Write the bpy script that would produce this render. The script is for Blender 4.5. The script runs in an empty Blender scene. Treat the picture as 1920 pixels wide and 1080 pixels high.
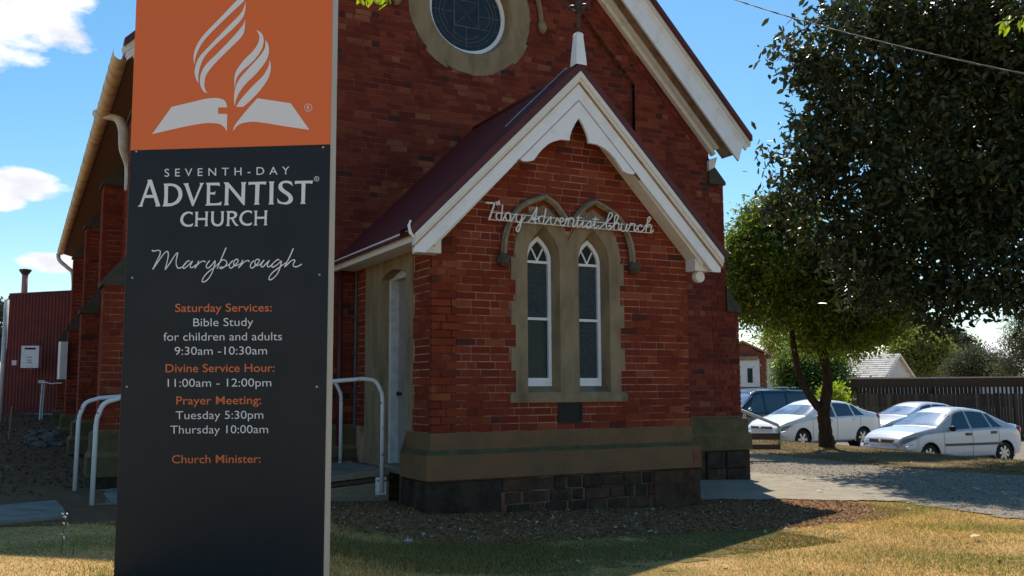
import bpy, bmesh, math, random
import numpy as np
from mathutils import Vector, Matrix
random.seed(7); RNG = np.random.default_rng(11)
S = bpy.context.scene; COL = S.collection
# ------------------------------------------------------------------ camera
F_PX, PW, PH = 1764.45, 1920, 1080
CP = np.array([-5.7003, -9.4679, 0.4677]); YAW, PITCH, ROLL = .4813, .1071, -.005
_c, _s = math.cos(YAW), math.sin(YAW)
_r = np.array([_c, -_s, 0]); _f = np.array([_s, _c, 0]); _u = np.array([0, 0, 1.])
_z = _f*math.cos(PITCH)+_u*math.sin(PITCH); _v = -_f*math.sin(PITCH)+_u*math.cos(PITCH)
CR = _r*math.cos(ROLL)+_v*math.sin(ROLL); CU = -_r*math.sin(ROLL)+_v*math.cos(ROLL); CF = _z
def ray(x, y): return CF+CR*(x-960)/F_PX+CU*(540-y)/F_PX
def atd(x, y, d): return CP+ray(x, y)*d
def onplane(x, y, p0, n):
    d = ray(x, y); return CP+d*(np.dot(np.array(p0)-CP, n)/np.dot(d, n))
cam = bpy.data.cameras.new('camera'); co = bpy.data.objects.new('camera', cam); COL.objects.link(co)
M = Matrix(((CR[0], CU[0], -CF[0], CP[0]), (CR[1], CU[1], -CF[1], CP[1]), (CR[2], CU[2], -CF[2], CP[2]), (0, 0, 0, 1)))
co.matrix_world = M
cam.sensor_width = 36; cam.lens = 36*F_PX/PW; cam.clip_start = .1; cam.clip_end = 3000
S.camera = co
# ------------------------------------------------------------------ light
SUN = np.array([.362, .63, 1.]); SUN /= np.linalg.norm(SUN)
EL = math.asin(SUN[2]); AZ = math.atan2(SUN[0], SUN[1])
w = bpy.data.worlds.new('World'); S.world = w; w.use_nodes = True
nt = w.node_tree; nt.nodes.clear(); N = nt.nodes.new; K = nt.links.new
out = N('ShaderNodeOutputWorld'); bg = N('ShaderNodeBackground'); bg.inputs[1].default_value = .125
sky = N('ShaderNodeTexSky'); sky.sky_type = 'NISHITA'; sky.sun_disc = False
sky.sun_elevation = EL; sky.sun_rotation = AZ; sky.air_density = 1.0; sky.dust_density = .25; sky.ozone_density = 1.6
tc = N('ShaderNodeTexCoord')
def mathn(op, a, b=None, c=None):
    n = N('ShaderNodeMath'); n.operation = op
    for i, q in enumerate((a, b, c)):
        if q is None: continue
        if isinstance(q, (int, float)): n.inputs[i].default_value = q
        else: K(q, n.inputs[i])
    return n.outputs[0]
# clouds: cumulus banks placed by direction, edges broken by noise
nz = N('ShaderNodeTexNoise'); nz.inputs['Scale'].default_value = 13; nz.inputs['Detail'].default_value = 10; nz.inputs['Roughness'].default_value = .58
mp = N('ShaderNodeMapping'); mp.inputs['Scale'].default_value = (1, 1, 2.2); K(tc.outputs['Generated'], mp.inputs[0]); K(mp.outputs[0], nz.inputs['Vector'])
total = None
def cloud(x, y, rx, ry):
    global total
    d = ray(x, y); d /= np.linalg.norm(d)
    h = np.cross(d, [0, 0, 1]); h /= np.linalg.norm(h); v = np.cross(h, d)
    vals = []
    for ax, r in ((h, rx), (v, ry)):
        n = N('ShaderNodeVectorMath'); n.operation = 'DOT_PRODUCT'; K(tc.outputs['Generated'], n.inputs[0]); n.inputs[1].default_value = tuple(ax)
        vals.append(mathn('POWER', mathn('ABSOLUTE', mathn('DIVIDE', n.outputs['Value'], r/F_PX)), 2.0))
    n = N('ShaderNodeVectorMath'); n.operation = 'DOT_PRODUCT'; K(tc.outputs['Generated'], n.inputs[0]); n.inputs[1].default_value = tuple(d)
    e = mathn('SUBTRACT', 1.0, mathn('ADD', vals[0], vals[1])); e = mathn('MAXIMUM', e, 0.0)
    e = mathn('MULTIPLY', e, mathn('GREATER_THAN', n.outputs['Value'], 0.0))
    total = e if total is None else mathn('MAXIMUM', total, e)
for c in ((20, 20, 170, 90), (100, 50, 90, 60), (15, 85, 100, 55), (55, 345, 95, 34), (0, 378, 50, 22), (110, 492, 75, 22), (-420, 180, 300, 90), (-900, 400, 260, 60), (2500, 250, 300, 80), (1850, 690, 200, 60),
          (3300, 500, 500, 90), (1750, 560, 60, 20), (-1700, 300, 400, 120)): cloud(*c)
cm = mathn('MULTIPLY', mathn('SUBTRACT', mathn('ADD', mathn('MULTIPLY', total, .85), mathn('MULTIPLY', nz.outputs['Fac'], 2.0)), 1.32), 3.2)
cl = N('ShaderNodeClamp'); K(cm, cl.inputs[0])
gate = mathn('MULTIPLY', cl.outputs[0], mathn('GREATER_THAN', total, 0.001))
nz2 = N('ShaderNodeTexNoise'); nz2.inputs['Scale'].default_value = 14; nz2.inputs['Detail'].default_value = 5; K(mp.outputs[0], nz2.inputs['Vector'])
rmp = N('ShaderNodeValToRGB'); rmp.color_ramp.elements[0].position = .35; rmp.color_ramp.elements[0].color = (6.2, 6.3, 6.9, 1)
rmp.color_ramp.elements[1].position = .62; rmp.color_ramp.elements[1].color = (9.6, 9.5, 9.7, 1); K(nz2.outputs['Fac'], rmp.inputs[0])
hsv = N('ShaderNodeHueSaturation'); hsv.inputs['Saturation'].default_value = 1.30; hsv.inputs['Hue'].default_value = .488; hsv.inputs['Value'].default_value = 1.08; K(sky.outputs[0], hsv.inputs['Color'])
mx = N('ShaderNodeMix'); mx.data_type = 'RGBA'; K(gate, mx.inputs['Factor']); K(hsv.outputs[0], mx.inputs['A']); K(rmp.outputs[0], mx.inputs['B'])
K(mx.outputs['Result'], bg.inputs[0]); K(bg.outputs[0], out.inputs[0])
sl = bpy.data.lights.new('sun', 'SUN'); sl.energy = 5.0; sl.angle = math.radians(.53); sl.color = (1, .93, .82)
so = bpy.data.objects.new('sun', sl); COL.objects.link(so); so.rotation_euler = Vector(-SUN).to_track_quat('-Z', 'Y').to_euler()
S.view_settings.view_transform = 'Standard'; S.view_settings.look = 'None'; S.view_settings.exposure = .12; S.view_settings.gamma = 1; S.view_settings.use_curve_mapping = False
S.render.engine = 'CYCLES'; S.cycles.max_bounces = 6; S.cycles.transparent_max_bounces = 8; S.cycles.use_denoising = True
# ------------------------------------------------------------------ materials
def hexl(r, g, b): return (r, g, b, 1)
def mat(name, col, rough=.8, metal=0, var=.0, scale=8., col2=None, bump=0., bscale=40., spec=None, coat=0, trans=0, rnd=None, detail=5, stretch=None, lo=.35, hi=.65):
    m = bpy.data.materials.new(name); m.use_nodes = True; t = m.node_tree; b = t.nodes['Principled BSDF']; L = t.links.new; NN = t.nodes.new
    if spec is None: spec = .05 if rough > .85 else .4
    b.inputs['Roughness'].default_value = rough; b.inputs['Metallic'].default_value = metal; b.inputs['Specular IOR Level'].default_value = spec
    b.inputs['Coat Weight'].default_value = coat; b.inputs['Coat Roughness'].default_value = .08
    if trans: b.inputs['Transmission Weight'].default_value = trans
    c1 = hexl(*col); b.inputs['Base Color'].default_value = c1
    geo = NN('ShaderNodeNewGeometry'); src = geo.outputs['Position']
    if stretch:
        q = NN('ShaderNodeMapping'); q.inputs['Scale'].default_value = stretch; L(src, q.inputs[0]); src = q.outputs[0]
    last = None
    if rnd:   # per piece colour
        inp = None
        if rnd[0] == 'island': inp = geo.outputs['Random Per Island']
        else: inp = NN('ShaderNodeObjectInfo').outputs['Random']
        r = NN('ShaderNodeValToRGB'); cr = r.color_ramp; cr.interpolation = rnd[2] if len(rnd) > 2 else 'CONSTANT'
        st = rnd[1]
        while len(cr.elements) < len(st): cr.elements.new(.5)
        for e, (p, c) in zip(cr.elements, st): e.position = p
        for e, (p, c) in zip(cr.elements, st): e.color = hexl(*c)
        L(inp, r.inputs[0]); last = r.outputs[0]
    if col2 or var:
        n = NN('ShaderNodeTexNoise'); n.inputs['Scale'].default_value = scale; n.inputs['Detail'].default_value = detail; n.inputs['Roughness'].default_value = .65; L(src, n.inputs['Vector'])
        mr = NN('ShaderNodeMapRange'); mr.inputs[1].default_value = lo; mr.inputs[2].default_value = hi; L(n.outputs['Fac'], mr.inputs[0])
        x = NN('ShaderNodeMix'); x.data_type = 'RGBA'; L(mr.outputs[0], x.inputs['Factor'])
        if last is not None:
            L(last, x.inputs['A']); hs = NN('ShaderNodeHueSaturation'); hs.inputs['Value'].default_value = 1-var; L(last, hs.inputs['Color'])
            if col2: x.inputs['B'].default_value = hexl(*col2); x.inputs['Factor'].default_value = .5; mr.inputs[4].default_value = var
            else: L(hs.outputs[0], x.inputs['B'])
        else:
            x.inputs['A'].default_value = c1
            x.inputs['B'].default_value = hexl(*col2) if col2 else hexl(*[k*(1-var) for k in col])
        last = x.outputs['Result']
    if last is not None: L(last, b.inputs['Base Color'])
    if bump:
        n = NN('ShaderNodeTexNoise'); n.inputs['Scale'].default_value = bscale; n.inputs['Detail'].default_value = 6; L(src, n.inputs['Vector'])
        bp = NN('ShaderNodeBump'); bp.inputs['Strength'].default_value = bump; bp.inputs['Distance'].default_value = .02; L(n.outputs['Fac'], bp.inputs['Height']); L(bp.outputs[0], b.inputs['Normal'])
    return m
BR = [(0, (.20, .038, .021)), (.20, (.225, .047, .024)), (.42, (.18, .034, .020)), (.60, (.235, .053, .026)), (.74, (.155, .032, .021)), (.84, (.205, .043, .023)), (.93, (.27, .078, .036)), (.965, (.09, .030, .024))]
BR2 = [(0, (.20, .040, .026)), (.18, (.235, .052, .031)), (.38, (.165, .034, .024)), (.55, (.24, .058, .034)), (.68, (.14, .031, .024)), (.80, (.215, .045, .028)), (.89, (.31, .105, .058)), (.945, (.07, .032, .030))]
m_brick1 = mat('brick_face', (.2, .05, .03), .9, rnd=('object', BR), var=.5, scale=3.0, bump=.5, bscale=90, col2=(.16, .030, .015), lo=.42, hi=.75)
m_brick = mat('brick_mass', (.2, .05, .03), .9, rnd=('island', BR), var=.5, scale=3.0, bump=.5, bscale=90, col2=(.16, .030, .015), lo=.42, hi=.75)
m_brickg = mat('brick_gable', (.2, .05, .03), .9, rnd=('island', BR2), var=.6, scale=1.1, bump=.5, bscale=90, col2=(.10, .022, .016), lo=.40, hi=.62)
m_mortar = mat('mortar', (.44, .28, .22), .95, col2=(.12, .045, .03), scale=2.2, bump=.3, bscale=120, lo=.42, hi=.60)
m_mortarg = mat('mortar_old', (.26, .13, .095), .95, col2=(.08, .035, .028), scale=3, bump=.3, bscale=120)
m_cement = mat('sandstone_render', (.29, .225, .14), .9, col2=(.155, .12, .08), scale=2.6, bump=.5, bscale=50, lo=.42, hi=.72, stretch=(1.6, 1.6, .6))
m_hood = mat('hood_stone', (.34, .27, .18), .9, col2=(.18, .15, .11), scale=7, bump=.4)
m_plinth = mat('plinth_render', (.20, .115, .062), .92, col2=(.12, .09, .055), scale=1.8, bump=.5, bscale=45, lo=.45, hi=.7)
m_moss = mat('mossy_ledge', (.075, .075, .035), .95, col2=(.14, .11, .06), scale=5, bump=.6, bscale=50)
m_stone = mat('basalt', (.075, .06, .052), .9, rnd=('object', [(0, (.066, .05, .038)), (.3, (.09, .062, .045)), (.55, (.12, .068, .046)), (.8, (.06, .048, .038))]), var=.5, scale=7, bump=1.0, bscale=30)
m_white = mat('white_paint', (.82, .84, .88), .5, col2=(.62, .62, .62), scale=3.2, bump=.08, bscale=30, lo=.5, hi=.85)
m_cream = mat('aged_cream_paint', (.72, .70, .66), .65, col2=(.50, .42, .31), scale=6, bump=.15, bscale=30, lo=.55, hi=.8)
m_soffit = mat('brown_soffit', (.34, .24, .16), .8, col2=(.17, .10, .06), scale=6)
m_roof = mat('maroon_roof', (.105, .018, .020), .55, col2=(.075, .014, .015), scale=2.5, bump=.08, bscale=25)
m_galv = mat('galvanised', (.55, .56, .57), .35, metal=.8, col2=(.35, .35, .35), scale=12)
m_iron = mat('dark_iron', (.035, .03, .028), .5, metal=.4, col2=(.10, .06, .04), scale=30)
m_gutter = mat('tan_gutter', (.66, .52, .32), .65, col2=(.36, .24, .12), scale=4, bump=.1, bscale=20, lo=.45, hi=.7)
m_pipe = mat('white_pipe', (.62, .64, .66), .45, col2=(.45, .45, .44), scale=8)
m_rail = mat('chipped_white_rail', (.66, .69, .72), .4, col2=(.16, .13, .11), scale=14, lo=.62, hi=.66)
m_glass_t = mat('textured_glass', (.07, .095, .11), .4, col2=(.02, .03, .038), scale=60, bump=.9, bscale=90, spec=.4, lo=.4, hi=.6, stretch=(1.6, 1.6, .7))
m_glass_d = mat('dark_glass', (.010, .026, .030), .25, spec=.25, bump=.2, bscale=15, col2=(.02, .04, .042), scale=4)
m_glass_r = mat('leadlight_glass', (.010, .016, .030), .3, col2=(.016, .028, .036), scale=7, spec=.35, bump=.3, bscale=20)
m_lead = mat('lead_came', (.13, .125, .14), .6, metal=.3)
m_black = mat('black', (.012, .012, .012), .6)
m_orange = mat('sign_orange', (.84, .175, .040), .45, spec=.35, bump=.03, bscale=8)
m_navy = mat('sign_navy', (.010, .013, .020), .42, spec=.28, bump=.03, bscale=8, col2=(.016, .018, .024), scale=2.2)
m_print = mat('print_white', (.84, .84, .88), .5)
m_printo = mat('print_orange', (.72, .17, .055), .5)
m_alu = mat('sign_frame', (.58, .55, .47), .4, metal=.0, col2=(.52, .50, .44), scale=3)
m_wood = mat('grey_timber', (.25, .215, .155), .88, col2=(.16, .135, .10), scale=10, stretch=(1, 6, 6), bump=.3, bscale=30)
m_woodd = mat('brown_timber', (.105, .068, .05), .88, col2=(.065, .045, .034), scale=10, stretch=(1, 6, 6))
m_conc = mat('concrete', (.40, .34, .255), .9, col2=(.28, .24, .185), scale=3, bump=.25, bscale=60)
m_concg = mat('grey_concrete', (.31, .27, .22), .9, col2=(.20, .175, .145), scale=4, bump=.25, bscale=60)
m_drive = mat('gravel_asphalt', (.38, .325, .25), .95, col2=(.20, .17, .135), scale=30, bump=1.0, bscale=70, detail=8)
m_shed = mat('maroon_corrugated', (.19, .030, .024), .6, col2=(.13, .022, .018), scale=3)
m_bark = mat('bark', (.075, .052, .037), .95, col2=(.035, .025, .018), scale=12, bump=1.0, bscale=20, stretch=(1, 1, .3))
def leafmat(name, cols, rough=.45, tr=.35, tcol=None, spec=.4):
    m = mat(name, cols[0], rough, rnd=('island', [(i/len(cols), c) for i, c in enumerate(cols)], 'LINEAR'), spec=spec)
    t = m.node_tree; b = t.nodes['Principled BSDF']; o = t.nodes['Material Output']
    tl = t.nodes.new('ShaderNodeBsdfTranslucent'); mxs = t.nodes.new('ShaderNodeMixShader'); mxs.inputs[0].default_value = tr
    hs = t.nodes.new('ShaderNodeHueSaturation'); hs.inputs['Value'].default_value = 1.6; hs.inputs['Saturation'].default_value = 1.1
    t.links.new(b.inputs['Base Color'].links[0].from_socket, hs.inputs['Color']); t.links.new(hs.outputs[0], tl.inputs[0])
    if tcol: tl.inputs[0].default_value = hexl(*tcol); t.links.remove(tl.inputs[0].links[0])
    t.links.new(b.outputs[0], mxs.inputs[1]); t.links.new(tl.outputs[0], mxs.inputs[2]); t.links.new(mxs.outputs[0], o.inputs[0]); return m
m_ficus = leafmat('glossy_dark_leaf', [(.022, .034, .012), (.034, .050, .016), (.050, .062, .020), (.017, .026, .011), (.085, .090, .03)], .34, .26, spec=.4)
m_ficus1 = leafmat('glossy_dark_leaf_single', [(.034, .043, .015), (.055, .054, .02)], .32, .12, spec=.4)
m_leafb = leafmat('tree_leaf_green', [(.10, .16, .025), (.15, .21, .035), (.065, .11, .02), (.24, .28, .05)], .45, .5, spec=.3)
m_leafy = leafmat('yellow_green_leaf', [(.20, .22, .05), (.25, .25, .06), (.13, .16, .04)], .5, .45)
m_leafm = leafmat('mid_green_leaf', [(.08, .14, .035), (.13, .18, .04), (.05, .09, .025), (.20, .24, .05)], .5, .45)
m_leafo = leafmat('olive_grey_leaf', [(.085, .10, .05), (.12, .13, .06), (.06, .07, .035)], .6, .3)
m_leafk = leafmat('dark_gum_leaf', [(.05, .065, .03), (.07, .085, .04), (.035, .045, .022)], .6, .25)
m_leafn = leafmat('bright_new_leaf', [(.30, .36, .03), (.36, .40, .05), (.22, .30, .03)], .4, .5)
# ground: dry lawn with greener patches, bare soil to the left of the porch
m_lawn = mat('dry_lawn', (.58, .37, .17), .95, col2=(.27, .19, .07), scale=.9, bump=1.0, bscale=35, detail=9, lo=.42, hi=.62)
m_dirt = mat('bare_dirt', (.17, .085, .045), .95, col2=(.22, .125, .075), scale=5, bump=1.0, bscale=25, detail=9, lo=.5, hi=.75)
m_mulch = mat('mulch_bed', (.17, .085, .036), .95, col2=(.38, .20, .10), scale=26, bump=1.0, bscale=60, detail=8)
m_blade = leafmat('straw_blade', [(.60, .39, .17), (.66, .45, .22), (.50, .32, .13), (.40, .29, .11), (.17, .19, .05)], .8, .45, spec=.1)
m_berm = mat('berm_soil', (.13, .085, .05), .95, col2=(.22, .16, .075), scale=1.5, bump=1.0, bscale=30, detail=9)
# ------------------------------------------------------------------ helpers
class MB:
    def __init__(s): s.v = []; s.f = []; s.m = []
    def poly(s, pts, mi=0):
        b = len(s.v); s.v += [tuple(map(float, p)) for p in pts]; s.f.append(tuple(range(b, b+len(pts)))); s.m.append(mi)
    def box(s, x0, x1, y0, y1, z0, z1, mi=0, T=None, skip=()):
        P = [(x, y, z) for z in (z0, z1) for y in (y0, y1) for x in (x0, x1)]
        if T is not None: P = [T(p) for p in P]
        b = len(s.v); s.v += [tuple(map(float, p)) for p in P]
        for i, q in enumerate(((0, 2, 3, 1), (4, 5, 7, 6), (0, 1, 5, 4), (2, 6, 7, 3), (0, 4, 6, 2), (1, 3, 7, 5))):
            if i in skip: continue
            s.f.append(tuple(b+k for k in q)); s.m.append(mi)
    def prism(s, poly, fn, d0, d1, mi=0):   # poly in (u,v); fn(u,v,w)->xyz
        n = len(poly); b = len(s.v)
        s.v += [tuple(map(float, fn(u, v, d0))) for u, v in poly]+[tuple(map(float, fn(u, v, d1))) for u, v in poly]
        s.f.append(tuple(range(b, b+n))); s.f.append(tuple(range(b+2*n-1, b+n-1, -1))); s.m += [mi, mi]
        for i in range(n):
            j = (i+1) % n; s.f.append((b+i, b+n+i, b+n+j, b+j)); s.m.append(mi)
    def tube(s, pts, r, n=8, mi=0, cap=True):
        pts = [np.array(p, float) for p in pts]; rs = r if isinstance(r, (list, tuple)) else [r]*len(pts)
        rings = []; up = np.array([.13, .21, .97])
        for i, p in enumerate(pts):
            t = pts[min(i+1, len(pts)-1)]-pts[max(i-1, 0)]; t /= np.linalg.norm(t)+1e-9
            a = np.cross(t, up)
            if np.linalg.norm(a) < .15: a = np.cross(t, [1, .1, 0])
            a /= np.linalg.norm(a); c = np.cross(t, a); up = np.cross(a, t) if abs(np.dot(t, up)) < .9 else up
            b = len(s.v); rings.append(b)
            for k in range(n):
                g = 2*math.pi*k/n; s.v.append(tuple(p+rs[i]*(a*math.cos(g)+c*math.sin(g))))
        for b0, b1 in zip(rings, rings[1:]):
            for k in range(n):
                s.f.append((b0+k, b0+(k+1) % n, b1+(k+1) % n, b1+k)); s.m.append(mi)
        if cap:
            s.f.append(tuple(rings[0]+k for k in reversed(range(n)))); s.f.append(tuple(rings[-1]+k for k in range(n))); s.m += [mi, mi]
    def grid(s, G, mi=0, close=False, keep=None):   # G: rows x cols x 3
        G = np.asarray(G, float); R, Cn = G.shape[:2]; b = len(s.v); s.v += [tuple(p) for p in G.reshape(-1, 3)]
        for i in range(R-1):
            for j in range(Cn-1 if not close else Cn):
                q = (b+i*Cn+j, b+i*Cn+(j+1) % Cn, b+(i+1)*Cn+(j+1) % Cn, b+(i+1)*Cn+j)
                if keep and not keep(np.mean([s.v[k] for k in q], axis=0)): continue
                s.f.append(q); s.m.append(mi)
    def lathe(s, prof, n=16, mi=0, T=None, axis='z'):
        G = []
        for r, h in prof:
            row = []
            for k in range(n):
                a = 2*math.pi*k/n; p = (r*math.cos(a), r*math.sin(a), h)
                if axis == 'y': p = (p[0], p[2], p[1])
                if T: p = T(p)
                row.append(p)
            G.append(row)
        s.grid(G, mi, close=True)
    def build(s, name, mats, parent=None, smooth=False, loc=None):
        me = bpy.data.meshes.new(name); me.from_pydata(s.v, [], s.f)
        if not isinstance(mats, (list, tuple)): mats = [mats]
        for q in mats: me.materials.append(q)
        if len(mats) > 1: me.polygons.foreach_set('material_index', s.m)
        if smooth: me.polygons.foreach_set('use_smooth', [True]*len(me.polygons))
        me.update(); o = bpy.data.objects.new(name, me); COL.objects.link(o)
        if loc is not None: o.location = loc
        if parent: o.parent = parent
        return o
def norm(o):
    bm = bmesh.new(); bm.from_mesh(o.data); bmesh.ops.recalc_face_normals(bm, faces=bm.faces); bm.to_mesh(o.data); bm.free(); return o
def tag(o, label=None, cat=None, group=None, kind=None):
    if label: o['label'] = label
    if cat: o['category'] = cat
    if group: o['group'] = group
    if kind: o['kind'] = kind
    return o
def thing(name, label, cat, group=None, loc=(0, 0, 0)):
    o = bpy.data.objects.new(name, None); COL.objects.link(o); o.location = loc; o.empty_display_size = .2
    return tag(o, label, cat, group)
def np_mesh(name, V, Fq, mats, parent=None, smooth=False):   # fast mesh, constant face size
    me = bpy.data.meshes.new(name); k = Fq.shape[1]
    me.vertices.add(len(V)); me.vertices.foreach_set('co', V.astype('f').ravel())
    me.loops.add(Fq.size); me.loops.foreach_set('vertex_index', Fq.astype('i').ravel())
    me.polygons.add(len(Fq)); me.polygons.foreach_set('loop_start', np.arange(0, Fq.size, k, dtype='i')); me.polygons.foreach_set('loop_total', np.full(len(Fq), k, 'i'))
    for q in (mats if isinstance(mats, (list, tuple)) else [mats]): me.materials.append(q)
    me.update(calc_edges=True)
    if smooth: me.polygons.foreach_set('use_smooth', [True]*len(me.polygons))
    o = bpy.data.objects.new(name, me); COL.objects.link(o)
    if parent: o.parent = parent
    return o
def sstep(a, b, x):
    t = np.clip((np.asarray(x, float)-a)/(b-a), 0, 1); return t*t*(3-2*t)
def zg(X, Y):
    X = np.asarray(X, float); Y = np.asarray(Y, float)
    fr_ = sstep(.6, -1.6, Y); z = -.97+.04*sstep(-1, -3, Y)*sstep(4, 2, X)+.046*np.clip(1.5-X, 0, 7.5)*(1-fr_)+fr_*.33*sstep(-1.8, -5.4, X)
    z = z+.028*np.clip(Y-2, 0, 18)*sstep(-3, -4.2, X)
    z = z-.07*sstep(2, 6, X)-.04*sstep(9, 12, X)+.06*sstep(10, 13, X)-.45*sstep(13.2, 16.5, X)-.10*sstep(9.5, 5, Y)*sstep(9, 13, X)
    return z+.012*np.sin(X*1.7+Y*.6)*np.sin(Y*1.3-X*.4)
# ------------------------------------------------------------------ ground
def axis(a, b, st, far, n):
    g = list(np.arange(a, b, st)); k = st; x = b; up = []
    while x < far: up.append(x); k *= 1.25; x += k
    dn = []; k = st; x = a-st
    while x > -far: dn.append(x); k *= 1.25; x -= k
    return np.array(dn[::-1]+g+up)
gx = axis(-10, 20, .25, 900, 0); gy = axis(-10, 22, .25, 900, 0)
XX, YY = np.meshgrid(gx, gy); ZZ = zg(XX, YY); R_, C_ = XX.shape
V = np.stack([XX, YY, ZZ], -1).reshape(-1, 3); I = np.arange(R_*C_).reshape(R_, C_)
Fq = np.stack([I[:-1, :-1], I[:-1, 1:], I[1:, 1:], I[1:, :-1]], -1).reshape(-1, 4)
tag(np_mesh('ground', V, Fq, m_lawn, smooth=True), kind='structure')
def inpoly(P, X, Y):
    c = np.zeros(X.shape, bool); n = len(P)
    for i in range(n):
        x0, y0 = P[i]; x1, y1 = P[(i+1) % n]
        if y0 == y1: continue
        t = (Y-y0)/(y1-y0); c ^= ((y0 > Y) != (y1 > Y)) & (X < x0+t*(x1-x0))
    return c
def sheet(name, poly, h, m, st=.08, jit=.12, label=None):
    P = np.array(poly); x = np.arange(P[:, 0].min()-.3, P[:, 0].max()+.3, st); y = np.arange(P[:, 1].min()-.3, P[:, 1].max()+.3, st)
    X, Y = np.meshgrid(x, y); jx = jit*(np.sin(X*7.1+Y*3.3)+np.sin(Y*11+X*5))*.5+RNG.normal(0, jit*.25, X.shape); jy = jit*(np.sin(Y*6.3-X*4.1)+np.sin(X*12+Y*2))*.5+RNG.normal(0, jit*.25, X.shape)
    cx = (X+jx)[:-1, :-1]+st/2; cy = (Y+jy)[:-1, :-1]+st/2; K_ = inpoly(poly, cx, cy)
    I = np.arange(X.size).reshape(X.shape); Q = np.stack([I[:-1, :-1], I[:-1, 1:], I[1:, 1:], I[1:, :-1]], -1)[K_]
    V = np.stack([X, Y, zg(X, Y)+h], -1).reshape(-1, 3)
    return tag(np_mesh(name, V, Q, m), kind='structure')
sheet('bare_dirt', [(-1.6, 3.5), (-1.7, .9), (-2.4, .2), (-3.6, -.3), (-5.2, -.6), (-9, -.9), (-14, -.6), (-14, 24), (-4.2, 24), (-4.2, 3.5)], .007, m_dirt, .1)
sheet('mulch_bed', [(-3.0, .9), (-2.9, -.6), (-1.8, -1.5), (0, -1.8), (1.2, -2.15), (2.5, -2.1), (3.7, -1.45), (3.8, -.5), (2.1, .25), (1.7, 1.2), (-1.8, 1.2)], .009, m_mulch, .06)
dr = [(4.6, -30), (4.4, -6), (4.3, -2.2), (4.6, -.3), (5.0, 1.0), (4.95, 3), (4.9, 6), (4.9, 30), (10.2, 30), (9.7, 8), (9.2, 5), (8.9, 2.4), (9.5, 0), (9.6, -30)]
sheet('driveway', dr, .014, m_drive, .12)
sheet('parking_area', [(15.2, -20), (14.9, 4), (15.0, 9), (15.6, 14), (14.5, 30), (45, 30), (45, -20)], .012, m_drive, .3)
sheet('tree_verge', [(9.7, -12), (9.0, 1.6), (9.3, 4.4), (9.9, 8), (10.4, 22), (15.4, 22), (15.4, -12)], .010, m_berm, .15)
def slab(name, corners, h, thick, m, n=8, kind='structure'):   # bilinear slab following terrain
    a, b, c, d = [np.array(q, float) for q in corners]; mb = MB(); G = []
    for i in range(n+1):
        row = []
        for j in range(n+1):
            s_, t_ = j/n, i/n; p = a*(1-s_)*(1-t_)+b*s_*(1-t_)+c*s_*t_+d*(1-s_)*t_; row.append((p[0], p[1], zg(p[0], p[1])+h))
        G.append(row)
    mb.grid(G); G = np.array(G)
    for e in (G[0], G[-1][::-1], G[:, 0][::-1], G[:, -1]): mb.grid([e-[0, 0, thick], e])
    o = mb.build(name, m); return tag(o, kind=kind)
sheet('footpath', [(2.05, .35), (2.6, -.05), (4.75, -.75), (5.6, .3), (6.5, 1.9), (5.9, 3.6), (5.0, 6), (4.2, 4.5), (2.0, 3.0)], .022, m_conc, .07, .07)
def gp(x, y):   # where the sight line through (x, y) meets the ground
    z = -.9
    for _ in range(30): P = onplane(x, y, (0, 0, z), np.array([0, 0, 1.])); z = .5*z+.5*float(zg(P[0], P[1]))
    return P[:2]
slab('footpath', [gp(-120, 1002), gp(126, 974), gp(118, 958), gp(-120, 984)], .03, .12, m_concg)
slab('footpath', [gp(-120, 983), gp(118, 957), gp(104, 943), gp(-120, 966)], .03, .12, m_concg)
def cr(pts, n=6, closed=False):   # catmull rom through points
    P = [np.array(p, float) for p in pts]; m = len(P); o = []
    for i in range(m if closed else m-1):
        p1, p2 = P[i], P[(i+1) % m]; p0 = P[i-1] if (closed or i > 0) else 2*p1-p2; p3 = P[(i+2) % m] if (closed or i+2 < m) else 2*p2-p1
        for k in range(n):
            t = k/n; o.append(.5*((2*p1)+(-p0+p2)*t+(2*p0-5*p1+4*p2-p3)*t*t+(-p0+3*p1-3*p2+p3)*t**3))
    if not closed: o.append(P[-1])
    return [tuple(q) for q in o]
def fill2d(contours, extr=0):
    c = bpy.data.curves.new('tmp', 'CURVE'); c.dimensions = '2D'; c.fill_mode = 'BOTH' if extr else 'FRONT'; c.extrude = extr/2
    for ct in contours:
        s_ = c.splines.new('POLY'); s_.points.add(len(ct)-1); s_.use_cyclic_u = True
        for p, q in zip(s_.points, ct): p.co = (q[0], q[1], 0, 1)
    o = bpy.data.objects.new('tmp', c); COL.objects.link(o); bpy.context.view_layer.update()
    me = o.to_mesh(); V = [tuple(v.co) for v in me.vertices]; Fc = [tuple(p.vertices) for p in me.polygons]; o.to_mesh_clear()
    bpy.data.objects.remove(o); bpy.data.curves.remove(c); return V, Fc
def lancet(cx, hw, z0, zs, za, n=8):
    L = [(cx-hw, z0), (cx-hw, zs)]
    for i in range(1, n): t = i/n; L.append((cx-hw*math.cos(t*math.pi/2)**.9, zs+(za-zs)*t**.82))
    R_ = [(2*cx-a, b) for a, b in reversed(L)]
    return L+[(cx, za)]+R_
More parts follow.
